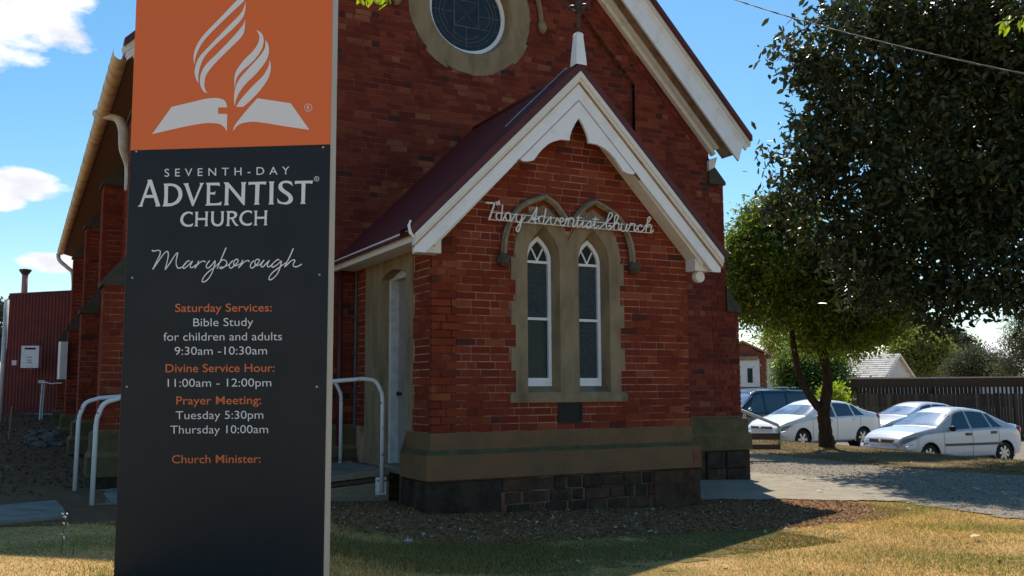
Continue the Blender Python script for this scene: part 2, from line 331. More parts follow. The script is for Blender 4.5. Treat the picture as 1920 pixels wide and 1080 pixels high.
# ------------------------------------------------------------------ church
W2, D = 1.745, 2.618; GW = 4.30   # porch half width, porch depth, half width of the nave front
church = thing('church', 'red brick church with gabled porch, round window and maroon roof behind the signboard', 'church')
def PF(u, v, w): return (u, -w, v)                # porch front plane, w outwards
def MF(u, v, w): return (u, D-w, v)               # main front plane
def SL(u, v, w): return (-W2-w, u, v)             # porch left side, u = y
def NL(u, v, w): return (-GW-w, u, v)             # nave left side
BH, BL, J = .086, .24, .011
bricks = []   # (8 corner arrays) of the porch front
mass = MB(); massg = MB()
def courses(fn, v0, v1, spans, tgt, single=None, out=.0, depth=.07, seed=0, hdr=.22):
    rr = random.Random(seed); k = 0; v = v0
    while v < v1-.02:
        h = min(BH, v1-v)
        for (a, b) in spans(v+h/2):
            if b-a < .03: continue
            x = a-(BL*.5 if k % 2 else 0)-(.06 if k % 3 == 2 else 0)
            while x < b:
                L = BL/2 if rr.random() < hdr else BL
                x0, x1 = max(x, a), min(x+L-J, b)
                if x1-x0 > .02:
                    o = out+rr.uniform(-.0022, .0022); z0, z1 = v+J/2, v+h-J/2
                    T = lambda p: fn(p[0], p[2], p[1])
                    if single is not None: single.append((x0, x1, z0, z1, o))
                    else: tgt.box(x0, x1, o-depth, o, z0, z1, T=T, skip=(2,))
                x += L
        v += BH; k += 1
def bars(lst):   # subtract openings [(a,b)] from span
    def f(base, cuts):
        segs = [base]
        for c0, c1 in cuts:
            n = []
            for a, b in segs:
                if c1 <= a or c0 >= b: n.append((a, b))
                else:
                    if c0 > a: n.append((a, c0))
                    if c1 < b: n.append((c1, b))
            segs = n
        return segs
    return f
sub = bars(None)
# --- porch front
def surround_edge(v):   # toothed edge of window surround at height v
    if v < .31: return None
    if v < .42: return .776
    if v < 2.0: return .772 if int((v-.42)/.258) % 2 else .715
    t = (v-2.0)/.62
    return None
def ptarch(v, x_out, v0, cx, apex):  # half pointed arch: x as function of v
    t = (v-v0)/(apex-v0)
    return x_out+(cx-x_out)*(1-math.sqrt(max(0, 1-t**2.0))) if t < 1 else None
def porch_spans(v):
    e = W2 if v < 2.15 else min(W2, 4.12-v)
    cuts = []
    s = surround_edge(v)
    if s: cuts.append((-s, s))
    elif v >= 2.0 and v < 2.62:
        for sg in (-1, 1):
            x = ptarch(v, .735, 2.0, .33, 2.62)
            if x is None: continue
            xi = .33-(x-.33)*.9; xs = sorted((sg*x, sg*max(0, xi if v > 2.3 else 0))); cuts.append(tuple(xs))
    if .075 < v < .31: cuts.append((-.165, .165))
    return sub((-e, e), cuts)
courses(PF, 0, 4.0, porch_spans, None, single=bricks, out=0, seed=3)
cam2 = CP
def bd(b): return np.linalg.norm(np.array(PF((b[0]+b[1])/2, (b[2]+b[3])/2, 0))-cam2)-(b[1]-b[0])*8
bricks.sort(key=bd)
cache = {}
for i, (x0, x1, z0, z1, o) in enumerate(bricks):
    if i < 298:
        key = (round(x1-x0, 3), round(z1-z0, 3))
        if key not in cache:
            mb = MB(); a, h = key; mb.box(-a/2, a/2, 0, .07, -h/2, h/2, skip=(3,))
            ob = mb.build('brick', m_brick1, church); cache[key] = ob.data
        else:
            ob = bpy.data.objects.new('brick', cache[key]); COL.objects.link(ob); ob.parent = church
        ob.location = ((x0+x1)/2, -o, (z0+z1)/2); ob.rotation_euler = (0, random.uniform(-.004, .004), 0)
    else: mass.box(x0, x1, -.0-o, .07, z0, z1, skip=(3,))
# porch walls (mortar body)
mb = MB(); e = .004
V_, F_ = fill2d([[(-W2+e, -.2), (W2-e, -.2), (W2-e, 2.3), (0, 4.05), (-W2+e, 2.3)]]+[lancet(s*.345, .23, .40, 1.97, 2.39) for s in (-1, 1)], .05)
b0 = len(mb.v); mb.v += [PF(a, b, c-.031) for a, b, c in V_]; mb.f += [tuple(b0+k for k in f) for f in F_]; mb.m += [0]*len(F_)
mb.box(-W2+.4, W2-.2, .45, .47, -.2, 2.4)
mb.prism([(.05, -.2), (D, -.2), (D, 2.25), (.05, 2.25)], lambda u, v, w: (W2-.004-w, u, v), 0, .1)
mb.build('porch_wall', m_mortar, church)
# porch left side bricks & wall with door
DY0, DY1, DZ = .75, 1.61, 1.90
def side_spans(v):
    base = (.0, D)
    tooth = .0 if int((v+.5)/.258) % 2 else .06
    return sub(base, [(.50+tooth*.6, 2.16+tooth)]) 
courses(SL, 0, 2.12, side_spans, mass, out=0, seed=5)
courses(lambda u, v, w: (W2+w, u, v), 0, 2.12, lambda v: [(0, D)], mass, out=0, seed=6)
mb = MB()
for y0, y1, z0, z1 in ((.08, DY0-.03, -.5, 2.2), (DY1+.03, D, -.5, 2.2), (DY0-.03, DY1+.03, 1.935, 2.2), (.006, .08, -.5, 2.2)): mb.box(-W2+e, -W2+.3, y0, y1, z0, z1)
mb.build('porch_side_wall', m_mortar, church)
# door surround
mb = MB()
def arch_pts(y0, y1, zs, rise, n=10): return [(y0+(y1-y0)*i/n, zs+rise*math.sin(math.pi*i/n)) for i in range(n+1)]
outer = [(.54, -.45), (.54, 2.14), (2.19, 2.14), (2.19, -.45), (DY1, -.45)]
inner = arch_pts(DY1, DY0, 1.82, .09)
mb.prism(outer+inner+[(DY0, -.45)], SL, -.22, .012)
norm(mb.build('door_surround', m_cement, church))
door = MB(); door.box(-W2+.20, -W2+.245, DY0+.02, DY1-.085, -.42, 1.93)
for a, b in ((.12, .62), (.72, 1.45), (1.55, 2.2)):
    for y0, y1 in ((DY0+.10, 1.09), (1.17, DY1-.16)): door.box(-W2+.188, -W2+.2, y0, y1, -.42+a, min(-.42+b, 1.80))
dob = door.build('door', mat('door_paint', (.27, .245, .24), .6, col2=(.22, .20, .19), scale=4), church)
mb = MB()
mb.lathe([(.0, 0), (.02, .0), (.02, .015), (.012, .03), (.028, .045), (.028, .065), (0, .075)], 12, T=lambda p: (-W2+.2-p[2], 1.40+p[0], .42+p[1]))
mb.build('handle', m_black, dob, smooth=True)
mb = MB(); mb.box(-W2+.10, -W2+.22, DY1-.08, DY1-.002, -.42, 1.90); mb.box(-W2+.10, -W2+.22, DY0+.002, DY0+.05, -.42, 1.90); mb.box(-W2+.12, -W2+.23, DY0+.05, DY1-.08, 1.82, 1.93)
mb.build('door_frame', m_pipe, church)
mb = MB(); mb.box(-W2-.02, -W2+.3, DY0-.02, DY1+.02, -.50, -.42); mb.build('door_sill', m_concg, church)
# --- plinth of the porch
mb = MB()
def ring(mb, x0, x1, y0, y1, prof, mi, sides=('f', 'l', 'r')):   # prof: list of (offset,z) ; straight profile swept round three sides
    for i in range(len(prof)-1):
        (o0, z0), (o1, z1) = prof[i], prof[i+1]
        if 'f' in sides: mb.poly([(x0-o0, y0-o0, z0), (x1+o0, y0-o0, z0), (x1+o1, y0-o1, z1), (x0-o1, y0-o1, z1)], mi[i])
        if 'l' in sides: mb.poly([(x0-o0, y1, z0), (x0-o0, y0-o0, z0), (x0-o1, y0-o1, z1), (x0-o1, y1, z1)], mi[i])
        if 'r' in sides: mb.poly([(x1+o0, y0-o0, z0), (x1+o0, y1, z0), (x1+o1, y1, z1), (x1+o1, y0-o1, z1)], mi[i])
ring(mb, -W2, W2, 0, .70, [(.012, 0), (.018, -.185), (.085, -.235), (.09, -.50), (.05, -.51), (.05, -1.1)], [0, 1, 0, 0, 2], ('f', 'l'))
ring(mb, -W2, W2, 0, D, [(.012, 0), (.018, -.185), (.085, -.235), (.09, -.50), (.05, -.51), (.05, -1.1)], [0, 1, 0, 0, 2], ('r',))
mb.poly([(-W2-.09, .70, -.235), (-W2, .70, -.0), (-W2, .70, -1.1), (-W2-.09, .70, -1.1)], 0)
norm(mb.build('plinth', [m_plinth, m_moss, m_mortarg], church))
# stone blocks below plinth
def blk(fn, a, b, z0, z1, out, name='stone', m=None, par=church):
    n = MB(); j = lambda: random.uniform(-.008, .008); c = .012
    w0 = out; P = [(a+j(), z0+j()), (b+j(), z0+j()), (b+j(), z1), (a+j(), z1)]
    cx, cz = (a+b)/2, (z0+z1)/2
    B_ = [fn(u, v, w0-.15) for u, v in P]; F0 = [fn(u, v, w0-.02) for u, v in P]; F1 = [fn(u+(c if u < cx else -c), v+(c if v < cz else -c), w0) for u, v in P]
    n.v = [tuple(map(float, q)) for q in B_+F0+F1]
    for o_ in (0, 4):
        for i in range(4): n.f.append((o_+i, o_+(i+1) % 4, o_+4+(i+1) % 4, o_+4+i)); n.m.append(0)
    n.f.append((8, 9, 10, 11)); n.m.append(0)
    ctr = np.mean(n.v, axis=0); n.v = [tuple(np.array(q)-ctr) for q in n.v]
    return n.build(name, m or m_stone, par, loc=ctr)
blk(PF, -1.83, -.93, -1.08, -.515, .075)
blk(PF, 1.12, 1.83, -1.15, -.515, .075)
x = -.92
for zi, (z0, z1) in enumerate(((-.66, -.52), (-.80, -.665), (-.93, -.805), (-1.1, -.935))):
    x = -.92+.03*zi
    while x < 1.08:
        l = random.uniform(.16, .36); blk(PF, x, min(x+l-.015, 1.11), z0, z1, .066+random.uniform(-.01, .01)); x += l
for a, b in ((.05, .32), (.34, .70)): blk(SL, a, b, -1.05, -.515, .08)
# cement patch of missing render by the right corner
blk(PF, 1.69, 1.832, -.47, -.29, .094, 'brick', mat('exposed_brick', (.24, .09, .05), .9, col2=(.15, .07, .045), scale=12))
# --- window surround with two lancets (2D fill with holes)
def filled(name, contours, extr, fn, mats, parent, w0=0):
    V, Fc = fill2d(contours, extr); mb = MB(); mb.v = [fn(a, b, c+w0) for a, b, c in V]; mb.f = Fc; mb.m = [0]*len(Fc)
    return mb.build(name, mats, parent)
def arcx(t): return math.cos(t*math.pi/2)
teeth = []
v = .42; k = 0
while v < 2.0:
    xo = .715 if k % 2 == 0 else .772
    teeth += [(xo, v), (xo, min(v+.258, 2.0))]; v += .258; k += 1
headR = [(.735, 2.0), (.715, 2.15), (.64, 2.34), (.50, 2.52), (.335, 2.62), (.19, 2.50), (.06, 2.33), (0, 2.22)]
outline = [(-a, b) for a, b in teeth[::1]]+[(-a, b) for a, b in headR[:-1]]+[headR[-1]]+[(a, b) for a, b in headR[:-1][::-1]]+[(a, b) for a, b in teeth[::-1]]
OC = .345
op = [lancet(s*OC, .215, .43, 1.97, 2.36) for s in (-1, 1)]
filled('window_surround', [outline]+op, .05, PF, m_cement, church, w0=-.013)
mb = MB()
for sg in (-1, 1):
    A = lancet(sg*OC, .215, .43, 1.97, 2.36); B_ = lancet(sg*OC, .175, .50, 1.96, 2.26)
    G = [[PF(a, b, .0) for a, b in A], [PF(a, b, -.16) for a, b in B_]]
    mb.grid(G, 0, close=True)
mb.build('window_reveal', m_cement, church)
mb = MB(); mb.prism([(-.79, .315), (.79, .315), (.79, .41), (-.79, .41)], PF, -.05, .035); mb.prism([(-.78, .40), (.78, .40), (.78, .43), (-.78, .43)], PF, -.05, .02)
norm(mb.build('window_sill', m_cement, church))
def PW_(u, v, w): return (u, .155-w, v)
for sg in (-1, 1):
    wnd = filled('window', [lancet(sg*OC, .178, .50, 1.96, 2.262), lancet(sg*OC, .138, .595, 1.95, 2.205)], .05, PW_, m_white, church)
    for z in (1.955, 1.285): mb = MB(); mb.box(sg*OC-.14, sg*OC+.14, .135, .17, z-.015, z+.015); mb.build('glazing_bar', m_white, wnd)
    mb = MB()
    for s2 in (-1, 1):
        a = [(sg*OC, 0, 1.97), (sg*OC+s2*.03, 0, 2.03), (sg*OC+s2*.075, 0, 2.115)]; a = [(p[0], .15, p[2]) for p in a]; mb.tube(a, .012, 6)
    mb.build('tracery', m_white, wnd)
    for z0, z1, mm in ((.59, 1.27, m_glass_d if sg < 0 else m_glass_t), (1.30, 1.94, m_glass_t)):
        q = MB(); q.box(sg*OC-.14, sg*OC+.14, .165, .172, z0, z1); q.build('pane', mm, wnd)
    filled('pane', [[(a, b) for a, b in lancet(sg*OC, .14, 1.965, 1.97, 2.21)]], .004, lambda u, v, w: (u, .168-w, v), m_black, wnd)
# hood mould with bosses
hp = [(.885, 1.98), (.86, 2.2), (.77, 2.42), (.62, 2.58), (.345, 2.705)]
hood = []
for sg in (-1, 1):
    L_ = cr([(sg*a, b) for a, b in hp], 5); R_ = cr([(sg*.345, 2.705), (sg*.20, 2.62), (sg*.07, 2.47), (0, 2.37)], 5)
    mb = MB()
    for seg in (L_, R_):
        for r0, off in ((.038, .04), (.022, .08)): mb.tube([(a, -off, b) for a, b in seg], r0, 8)
    mb.build('hood_mould', m_hood, church, smooth=True)
    mb = MB(); prof = [(0, -.09), (.045, -.085), (.075, -.05), (.082, 0), (.07, .045), (.06, .06)]
    for i in range(0, 1):
        G = []
        for k in range(9):
            th = math.pi*k/8; row = []
            for q in range(14):
                ph = 2*math.pi*q/14; r_ = .08*(1+.12*math.sin(ph*4+sg)*math.sin(th*3)); row.append((sg*.895+r_*math.sin(th)*math.cos(ph), -.06+r_*.9*math.sin(th)*math.sin(ph), 1.93+r_*1.05*math.cos(th)))
            G.append(row)
        mb.grid(G, close=True)
    mb.build('carved_boss', mat('boss_stone', (.13, .11, .08), .95, col2=(.06, .055, .045), scale=25, bump=1, bscale=60), church, smooth=True)
# vent plaque
mb = MB(); mb.prism([(-.16, .075), (.16, .075), (.16, .31), (-.16, .31)], PF, -.05, -.03)
for z in (.085, .30): mb.box(-.16, .16, -.012, .03, z-.012, z+.012)
for x in (-.15, .15): mb.box(x-.012, x+.012, -.011, .03, .097, .288)
mb.box(-.138, .138, .002, .012, .09, .295)
for i in range(4): mb.box(-.11, .11, -.004, .002, .125+i*.042, .137+i*.042)
mb.build('wall_vent', mat('vent_black', (.018, .017, .014), .75), church)
# --- barge boards of porch
def bar_face(u, v, w): return (u, -.26-w, v)
cusp = [(-1.926, 1.926), (-.86, 2.99), (-.80, 3.06), (-.756, 3.036), (-.70, 3.035), (-.61, 3.06), (-.56, 3.13), (-.499, 3.20), (-.42, 3.27), (-.349, 3.31), (-.25, 3.345), (-.13, 3.35), (-.125, 3.40), (-.10, 3.475), (-.06, 3.55), (-.015, 3.615)]
low = cusp+[(0, 3.63)]+[(-a, b) for a, b in cusp[::-1]]
up = [(1.926, 1.915), (2.06, 1.915), (2.06, 2.06), (0, 4.13), (-2.06, 2.06), (-2.06, 1.915), (-1.926, 1.915)]
filled('barge_board', [low+up], .035, bar_face, m_white, church)
mb = MB()
for sg in (-1, 1):
    for o0, o1, out_, mi in ((0.0, .055, .055, 0), (.055, .085, .035, 0), (.085, .10, .012, 1), (.239, .247, .0035, 1)):
        k = math.sqrt(2); zt = 4.19-o0*k; zb = 4.19-o1*k; ex = 2.075 if o0 < .2 else .86; y0, y1 = -.278-out_, -.24
        A = [(0, zt), (sg*ex, zt-ex*1.005), (sg*ex, zb-ex*1.005), (0, zb)]
        mb.prism(A if sg > 0 else A[::-1], lambda u, v, w: (u, w, v), y0, y1, mi)
norm(mb.build('barge_moulding', [m_cream, m_soffit], church))
mb = MB()   # inner boards behind the barge: boxed soffit
for sg in (-1, 1):
    A = [(sg*.0, 4.05), (sg*1.95, 2.10), (sg*1.80, 2.0), (0, 3.86)]
    mb.prism(A if sg < 0 else A[::-1], lambda u, v, w: (u, w, v), -.23, -.012)
    B_ = [(sg*1.72, 1.93), (sg*1.98, 1.93), (sg*1.98, 2.12), (sg*1.72, 2.30)]; mb.prism(B_ if sg > 0 else B_[::-1], lambda u, v, w: (u, w, v), -.2, -.01)
norm(mb.build('eave_soffit', m_cream, church))
mb = MB(); mb.lathe([(0, -.02), (.07, -.02), (.075, .0), (.07, .02), (0, .02)], 14, T=lambda p: (1.83+p[0], -.12+p[2]*2, 1.86+p[1])); mb.build('eave_bracket', m_cream, church)
# porch roof: corrugated sheets
def corr(mb, p0, du, dv, nu, amp, pitch, nrm):
    p0, du, dv, nrm = [np.array(q, float) for q in (p0, du, dv, nrm)]; L = np.linalg.norm(du); n = int(L/pitch*6); G = []
    for i in range(n+1):
        a = i/n; h = amp*math.sin(2*math.pi*a*L/pitch); G.append([p0+du*a+nrm*h, p0+du*a+dv+nrm*h])
    mb.grid(G)
for sg in (-1, 1):
    mb = MB(); n_ = np.array([sg*.7071, 0, .7071]); corr(mb, (0, -.30, 4.22), (0, 3.2, 0), (sg*2.12, 0, -2.13), 0, .012, .076, n_)
    mb.build('porch_roof', m_roof, church, smooth=True)
mb = MB()
for sg in (-1, 1):
    for (y0, y1, lift) in ((-.335, -.02, .05),):
        z0 = 4.25+lift
        A = [(0, y0), (0, y1)]
        P = [(0, y0, z0), (sg*2.13, y0, z0-2.13), (sg*2.13, y1, z0-2.13), (0, y1, z0)]; mb.poly(P); mb.poly([(p[0], p[1], p[2]-.07) for p in P][::-1])
        mb.poly([(0, y0, z0), (0, y0, z0-.105), (sg*2.13, y0, z0-2.13-.105), (sg*2.13, y0, z0-2.13)])
        mb.poly([(0, y1, z0), (sg*2.13, y1, z0-2.13), (sg*2.13, y1, z0-2.2), (0, y1, z0-.07)])
norm(mb.build('verge_capping', m_roof, church))
mb = MB(); mb.tube([(0, -.02, 4.245), (0, D, 4.235)], .03, 10)
mb.build('ridge_capping', m_roof, church, smooth=True)
mb = MB(); mb.tube([(-.02, -.03, 4.31), (-.85, -.03, 3.48)], .010, 6); mb.build('verge_edge_glint', m_galv, church)  # pale tube on the capping's back edge, adding its sunlit highlight
mb = MB(); mb.tube([(-2.13, -.34, 2.235), (-2.15, -.34, 2.18), (-2.13, -.34, 2.10), (-2.09, -.34, 2.06)], [.012, .016, .018, .012], 8); mb.build('gutter_end', m_white, church)
for sg in (-1, 1):
    mb = MB(); mb.box(sg*2.05-.02, sg*2.05+.02, -.22, D, 2.03, 2.17); mb.box(min(sg*2.03, sg*W2), max(sg*2.03, sg*W2), -.2, D, 2.05, 2.07)
    mb.build('porch_fascia', m_cream, church)
# finial on the porch ridge
mb = MB(); q = .085
mb.v = []
for (h, z) in ((.10, 4.30), (.085, 4.34), (.062, 4.62), (.062, 4.66), (.0, 4.66)):
    pass
prof = [(.10, 4.26), (.095, 4.34), (.062, 4.62), (.068, 4.64), (.04, 4.67), (.0, 4.67)]
mb.lathe([(r*1.0, z) for r, z in prof], 4, T=lambda p: ((p[0]-p[1])*.7071, -.28+(p[0]+p[1])*.7071, p[2]))
fin = mb.build('finial_base', m_white, church)
mb = MB(); mb.tube([(0, -.28, 4.66), (0, -.28, 4.9), (0, -.28, 5.0), (0, -.28, 5.6)], [.03, .022, .04, .018], 8)
for k in range(4):
    a = math.pi/4+k*math.pi/2; c_, s_ = math.cos(a), math.sin(a)
    for pts, rr_ in (([(0, 4.90), (.08, 4.97), (.15, 5.06), (.17, 5.18), (.13, 5.24)], .016), ([(0, 4.98), (.07, 5.01), (.12, 4.99), (.15, 4.94)], .012), ([(0, 5.1), (.07, 5.22), (.06, 5.35), (.0, 5.42)], .014)):
        P = cr(pts, 4); mb.tube([(c_*u, -.28+s_*u, z) for u, z in P], rr_, 6)
mb.build('finial', m_iron, church, smooth=True)
# --- main front: recessed field and margin
AP = 9.5; SLP = 1.035
def gz(x): return AP-.35-SLP*abs(x)
PX, PZ, PA = 2.85, 5.35, 8.30    # inner field: half width, shoulder, apex height
REC = .10
def field_edge(v): return PX if v < PZ else max(0, (PA-v)/((PA-PZ)/PX))
def roof_edge(v): return min(GW, max(0, (AP-.33-v)/SLP))
RC, RZ, RR = 0.0, 6.06, 1.02
def rose(v, r): return math.sqrt(max(0, r*r-(v-RZ)**2))
def covered(v):   # hidden by porch body and roof
    if v < 2.1: return 1.55
    return max(0, 4.15-v)
def main_spans(v):
    fe, re_ = field_edge(v), roof_edge(v); c = covered(v)
    raking = re_-.42 if v > 4.55 else re_
    out = []
    for a, b in ((-raking, -fe), (fe, raking)):
        if b > a: out += sub((a, b), [(-c, c)])
    return out
def field_spans(v):
    fe = min(field_edge(v), roof_edge(v)); r = rose(v, RR-.03); c = covered(v); cuts = [(-c, c)] if c > 0 else []
    if r > 0: cuts.append((-r, r))
    return sub((-fe, fe), cuts)
courses(MF, 0, 9.0, main_spans, massg, out=0, seed=8, hdr=.35)
courses(MF, 0, 8.4, field_spans, massg, out=-REC, seed=9, hdr=.35)
# raking courses under the verge
for sg in (-1, 1):
    L_ = math.hypot(1, SLP); t = np.array([sg, -SLP])/L_; nrm_ = np.array([-sg*SLP, -1])/L_
    for k in range(4):
        s_ = .1+.12*(k % 2)
        while s_ < 6.05:
            l = BL if random.random() > .2 else BL/2
            c0 = np.array([0, AP-.36])+t*s_+nrm_*(.01+k*BH); q0 = [c0, c0+t*(l-J), c0+t*(l-J)+nrm_*(BH-J), c0+nrm_*(BH-J)]
            if all(abs(q[0]) < GW-.0 for q in q0) and q0[2][0]*sg > 0: massg.prism([tuple(q) for q in (q0 if sg > 0 else q0[::-1])], MF, -.05, .012)
            s_ += l
mb = MB()
def circ(r, n=40): return [(RC+r*math.cos(2*math.pi*k/n), RZ+r*math.sin(2*math.pi*k/n)) for k in range(n)]
V_, F_ = fill2d([[(-GW+e, -.3), (GW-e, -.3), (GW-e, gz(GW)), (0, gz(0)), (-GW+e, gz(GW))], circ(.70)], .2)
b0 = len(mb.v); mb.v += [MF(a, b, c-.206) for a, b, c in V_]; mb.f += [tuple(b0+k for k in f) for f in F_]; mb.m += [0]*len(F_)
mb.box(-1, 1, D+.6, D+.62, 5, 7)
poly = [(GW+.02, -.3), (GW+.02, gz(GW)), (0, gz(0)), (-GW-.02, gz(GW)), (-GW-.02, -.3), (-PX, -.3), (-PX, PZ), (0, PA), (PX, PZ), (PX, -.3)]
V_, F_ = fill2d([poly], .10); b0 = len(mb.v); mb.v += [MF(a, b, c-.056) for a, b, c in V_]; mb.f += [tuple(b0+k for k in f) for f in F_]; mb.m += [0]*len(F_)
norm(mb.build('front_wall', m_mortarg, church))
# corner pilaster side bricks / buttresses
def buttress(x0, sgn, y0, y1, name='buttress'):
    """stepped buttress standing out from the side wall, front face at y0"""
    L1, L2 = .30, .55; xw = sgn*GW
    X1, X2 = xw+sgn*L1, xw+sgn*L2
    mbx = MB()
    fr = lambda u, v, w: (xw+sgn*u, y0-w, v)
    bk = lambda u, v, w: (xw+sgn*u, y1+w, v)
    for fnn, o_ in ((fr, 0),):
        courses(fnn, 0, 3.86, lambda v: [(0, L1 if v > 1.76 else L2)], mass if sgn < 0 else massg, out=0, seed=int(y0*10)+50)
    for La, v0, v1 in ((L2, 0, 1.76), (L1, 1.76, 3.86)):
        sd = lambda u, v, w, La=La: (xw+sgn*(La+w), u, v)
        courses(sd, v0, v1, lambda v: [(y0, y1)], mass if sgn < 0 else massg, out=0, seed=int(y0*10)+51)
        mbx.box(min(xw, xw+sgn*(La-.006)), max(xw, xw+sgn*(La-.006)), y0+.014, y1, v0-.3 if v0 == 0 else v0, v1)
    b_ = mbx.build(name, m_mortar if sgn < 0 else m_mortarg, church)
    for La, Lb, z in ((L2, L1, 1.72), (L1, 0, 3.84)):
        c_ = MB()
        P = [(xw+sgn*(La+.035), z), (xw+sgn*(La+.035), z+.05), (xw+sgn*(Lb-.01), z+.42), (xw+sgn*(Lb-.01), z)]
        c_.prism(P if sgn < 0 else P[::-1], lambda u, v, w: (u, w, v), y0-.035, y1+.02)
        norm(c_.build('weathering', m_capstone, b_))
    p_ = MB()
    lo_, hi_ = (xw, xw+sgn*L2) if sgn > 0 else (xw+sgn*L2, xw)
    prf = [(.012, .02), (.02, -.0), (.07, -.03), (.075, -.24), (.11, -.29), (.115, -.52), (.08, -.53), (.08, -1.3)]
    ring(p_, lo_, hi_, y0, y1, prf, [0, 0, 1, 0, 1, 0, 2], ('f', 'l' if sgn < 0 else 'r'))
    if sgn < 0: p_.poly([(lo_-.1, y1, -1.2), (lo_, y1, 0), (hi_, y1, 0), (hi_, y1, -1.2)])
    norm(p_.build('plinth', [m_plinth, m_moss, m_stone], b_))
m_capstone = mat('dark_weathering', (.06, .058, .045), .9, col2=(.09, .08, .06), scale=8, bump=.3)
buttress(0, 1, D-.004, D+.55)
for y in (D-.004, 7.1, 11.6, 16.6): buttress(0, -1, y, y+.5)
# main plinth front, right of the porch
prf = [(.012, .02), (.02, 0), (.07, -.03), (.075, -.24), (.11, -.29), (.115, -.52), (.08, -.53), (.08, -1.3)]
for a, b in ((W2, GW), (-GW, -W2)):
    mb = MB()
    for i in range(len(prf)-1):
        (o0, z0), (o1, z1) = prf[i], prf[i+1]; mb.poly([(a, D-o0, z0), (b, D-o0, z0), (b, D-o1, z1), (a, D-o1, z1)], [0, 0, 1, 0, 1, 0, 2][i])
    norm(mb.build('plinth', [m_plinth, m_moss, m_stone], church))
for z0, z1 in ((-.80, -.54), (-1.1, -.81)):
    for a, b in ((4.02, 4.40), (4.42, 4.86)): blk(lambda u, v, w: (u, D-.02-w, v), a, b, z0, z1, .10)
    for a, b in ((3.55, 3.78), (3.80, 4.0)): blk(lambda u, v, w: (u, D-w, v), a, b, z0, z1, .09)
# rose window
def ringc(r, n=48, wob=0): return [(RC+(r+(wob if (k//3) % 2 else 0))*math.cos(2*math.pi*k/n), RZ+(r+(wob if (k//3) % 2 else 0))*math.sin(2*math.pi*k/n)) for k in range(n)]
def RF(u, v, w): return (u, D+REC-w, v)
rs_ = [1.0, .985, 1.025, .985, 1.0, .985, 1.025, .985]; rosec = []
for k in range(16):
    r = rs_[k % 8]; a0, a1 = 2*math.pi*(k-.5)/16+.196, 2*math.pi*(k+.5)/16+.196
    rosec += [(r*math.cos(a), RZ+r*math.sin(a)) for a in (a0, (a0+a1)/2, a1-.002)]
filled('window_surround', [rosec, ringc(.68, 48)], .07, RF, m_cement, church, w0=-.02)
mb = MB(); G = []
for r, w_ in ((.68, .012), (.66, -.01), (.64, -.10), (.62, -.19)): G.append([RF(a, b, w_) for a, b in ringc(r)])
mb.grid(G, close=True); mb.build('window_reveal', m_cement, church, smooth=True)
rw = filled('round_window', [ringc(.645), ringc(.575)], .05, RF, m_white, church, w0=-.16)
filled('pane', [ringc(.58)], .006, RF, m_glass_r, rw, w0=-.172)
mb = MB()
def came(pts, r=.009): mb.tube([RF(a, b, -.165) for a, b in pts], r, 5)
came(ringc(.44)+[ringc(.44)[0]], .007); came(ringc(.50)+[ringc(.50)[0]], .005)
sq = .20
came([(-sq, RZ-sq), (sq, RZ-sq), (sq, RZ+sq), (-sq, RZ+sq), (-sq, RZ-sq)], .012)
for a in range(4):
    c_, s_ = math.cos(a*math.pi/2), math.sin(a*math.pi/2); rot = lambda p: (p[0]*c_-p[1]*s_, RZ+p[0]*s_+p[1]*c_)
    came([rot((0, -sq)), rot((0, -.575))], .007); came([rot((-sq, -sq)), rot((-sq, -.38)), rot((-.0, -.44))][:2], .006)
    came([rot(p) for p in ((-sq, -.30), (-.1, -.37), (0, -.39), (.1, -.37), (sq, -.30))], .006); came([rot((-sq, -.54)), rot((-sq, -.46))], .006); came([rot((sq, -.54)), rot((sq, -.46))], .006)
    came([rot((-sq, -sq)), (0, RZ)], .004)
mb.build('lead_came', m_lead, rw)
for sg in (-1, 1):
    mb = MB(); P = [(sg*1.17*math.cos(t), RZ+1.17*math.sin(t)) for t in np.linspace(-.02, math.pi/2, 18)]
    for r0, off in ((.035, .04), (.02, .075)): mb.tube([RF(a, b, off) for a, b in P], r0, 8)
    mb.tube([RF(sg*1.17, RZ+.0, .05), RF(sg*1.19, RZ-.10, .06), RF(sg*1.19, RZ-.17, .04)], [.06, .07, .03], 8)
    mb.build('hood_mould', m_cement, church, smooth=True)
# main barge boards
def MBF(u, v, w): return (u, D-.42-w, v)
def rake(mb, o0, o1, y0, y1, mi=0, ex=4.72, cut=None):
    for sg in (-1, 1):
        z0, z1 = AP-o0, AP-o1
        A = [(0, z0), (sg*ex, z0-SLP*ex), (sg*(ex if cut is None else cut), z1-SLP*(ex if cut is None else cut)), (0, z1)]
        mb.prism(A if sg > 0 else A[::-1], lambda u, v, w: (u, w, v), y0, y1, mi)
mb = MB(); rake(mb, .12, .60, D-.44, D-.40, 0, 4.70, 4.58); norm(mb.build('barge_board', m_white, church))
mb = MB(); rake(mb, .05, .14, D-.50, D-.40, 0, 4.80, 4.78); norm(mb.build('barge_cap', m_cream, church)); mb = MB(); rake(mb, .14, .19, D-.47, D-.40, 0, 4.76, 4.75); rake(mb, .19, .235, D-.452, D-.40, 0, 4.74); norm(mb.build('barge_cornice', m_white, church)); mb = MB()
rake(mb, .50, .60, D-.17, D-.002, 0, 4.42, 4.36); rake(mb, .60, .68, D-.09, D-.002, 0, 4.40, 4.36)
norm(mb.build('barge_moulding', [m_cream, m_soffit], church))
mb = MB(); rake(mb, .50, .515, D-.41, D-.06, 0, 4.55); norm(mb.build('eave_soffit', m_soffit, church))
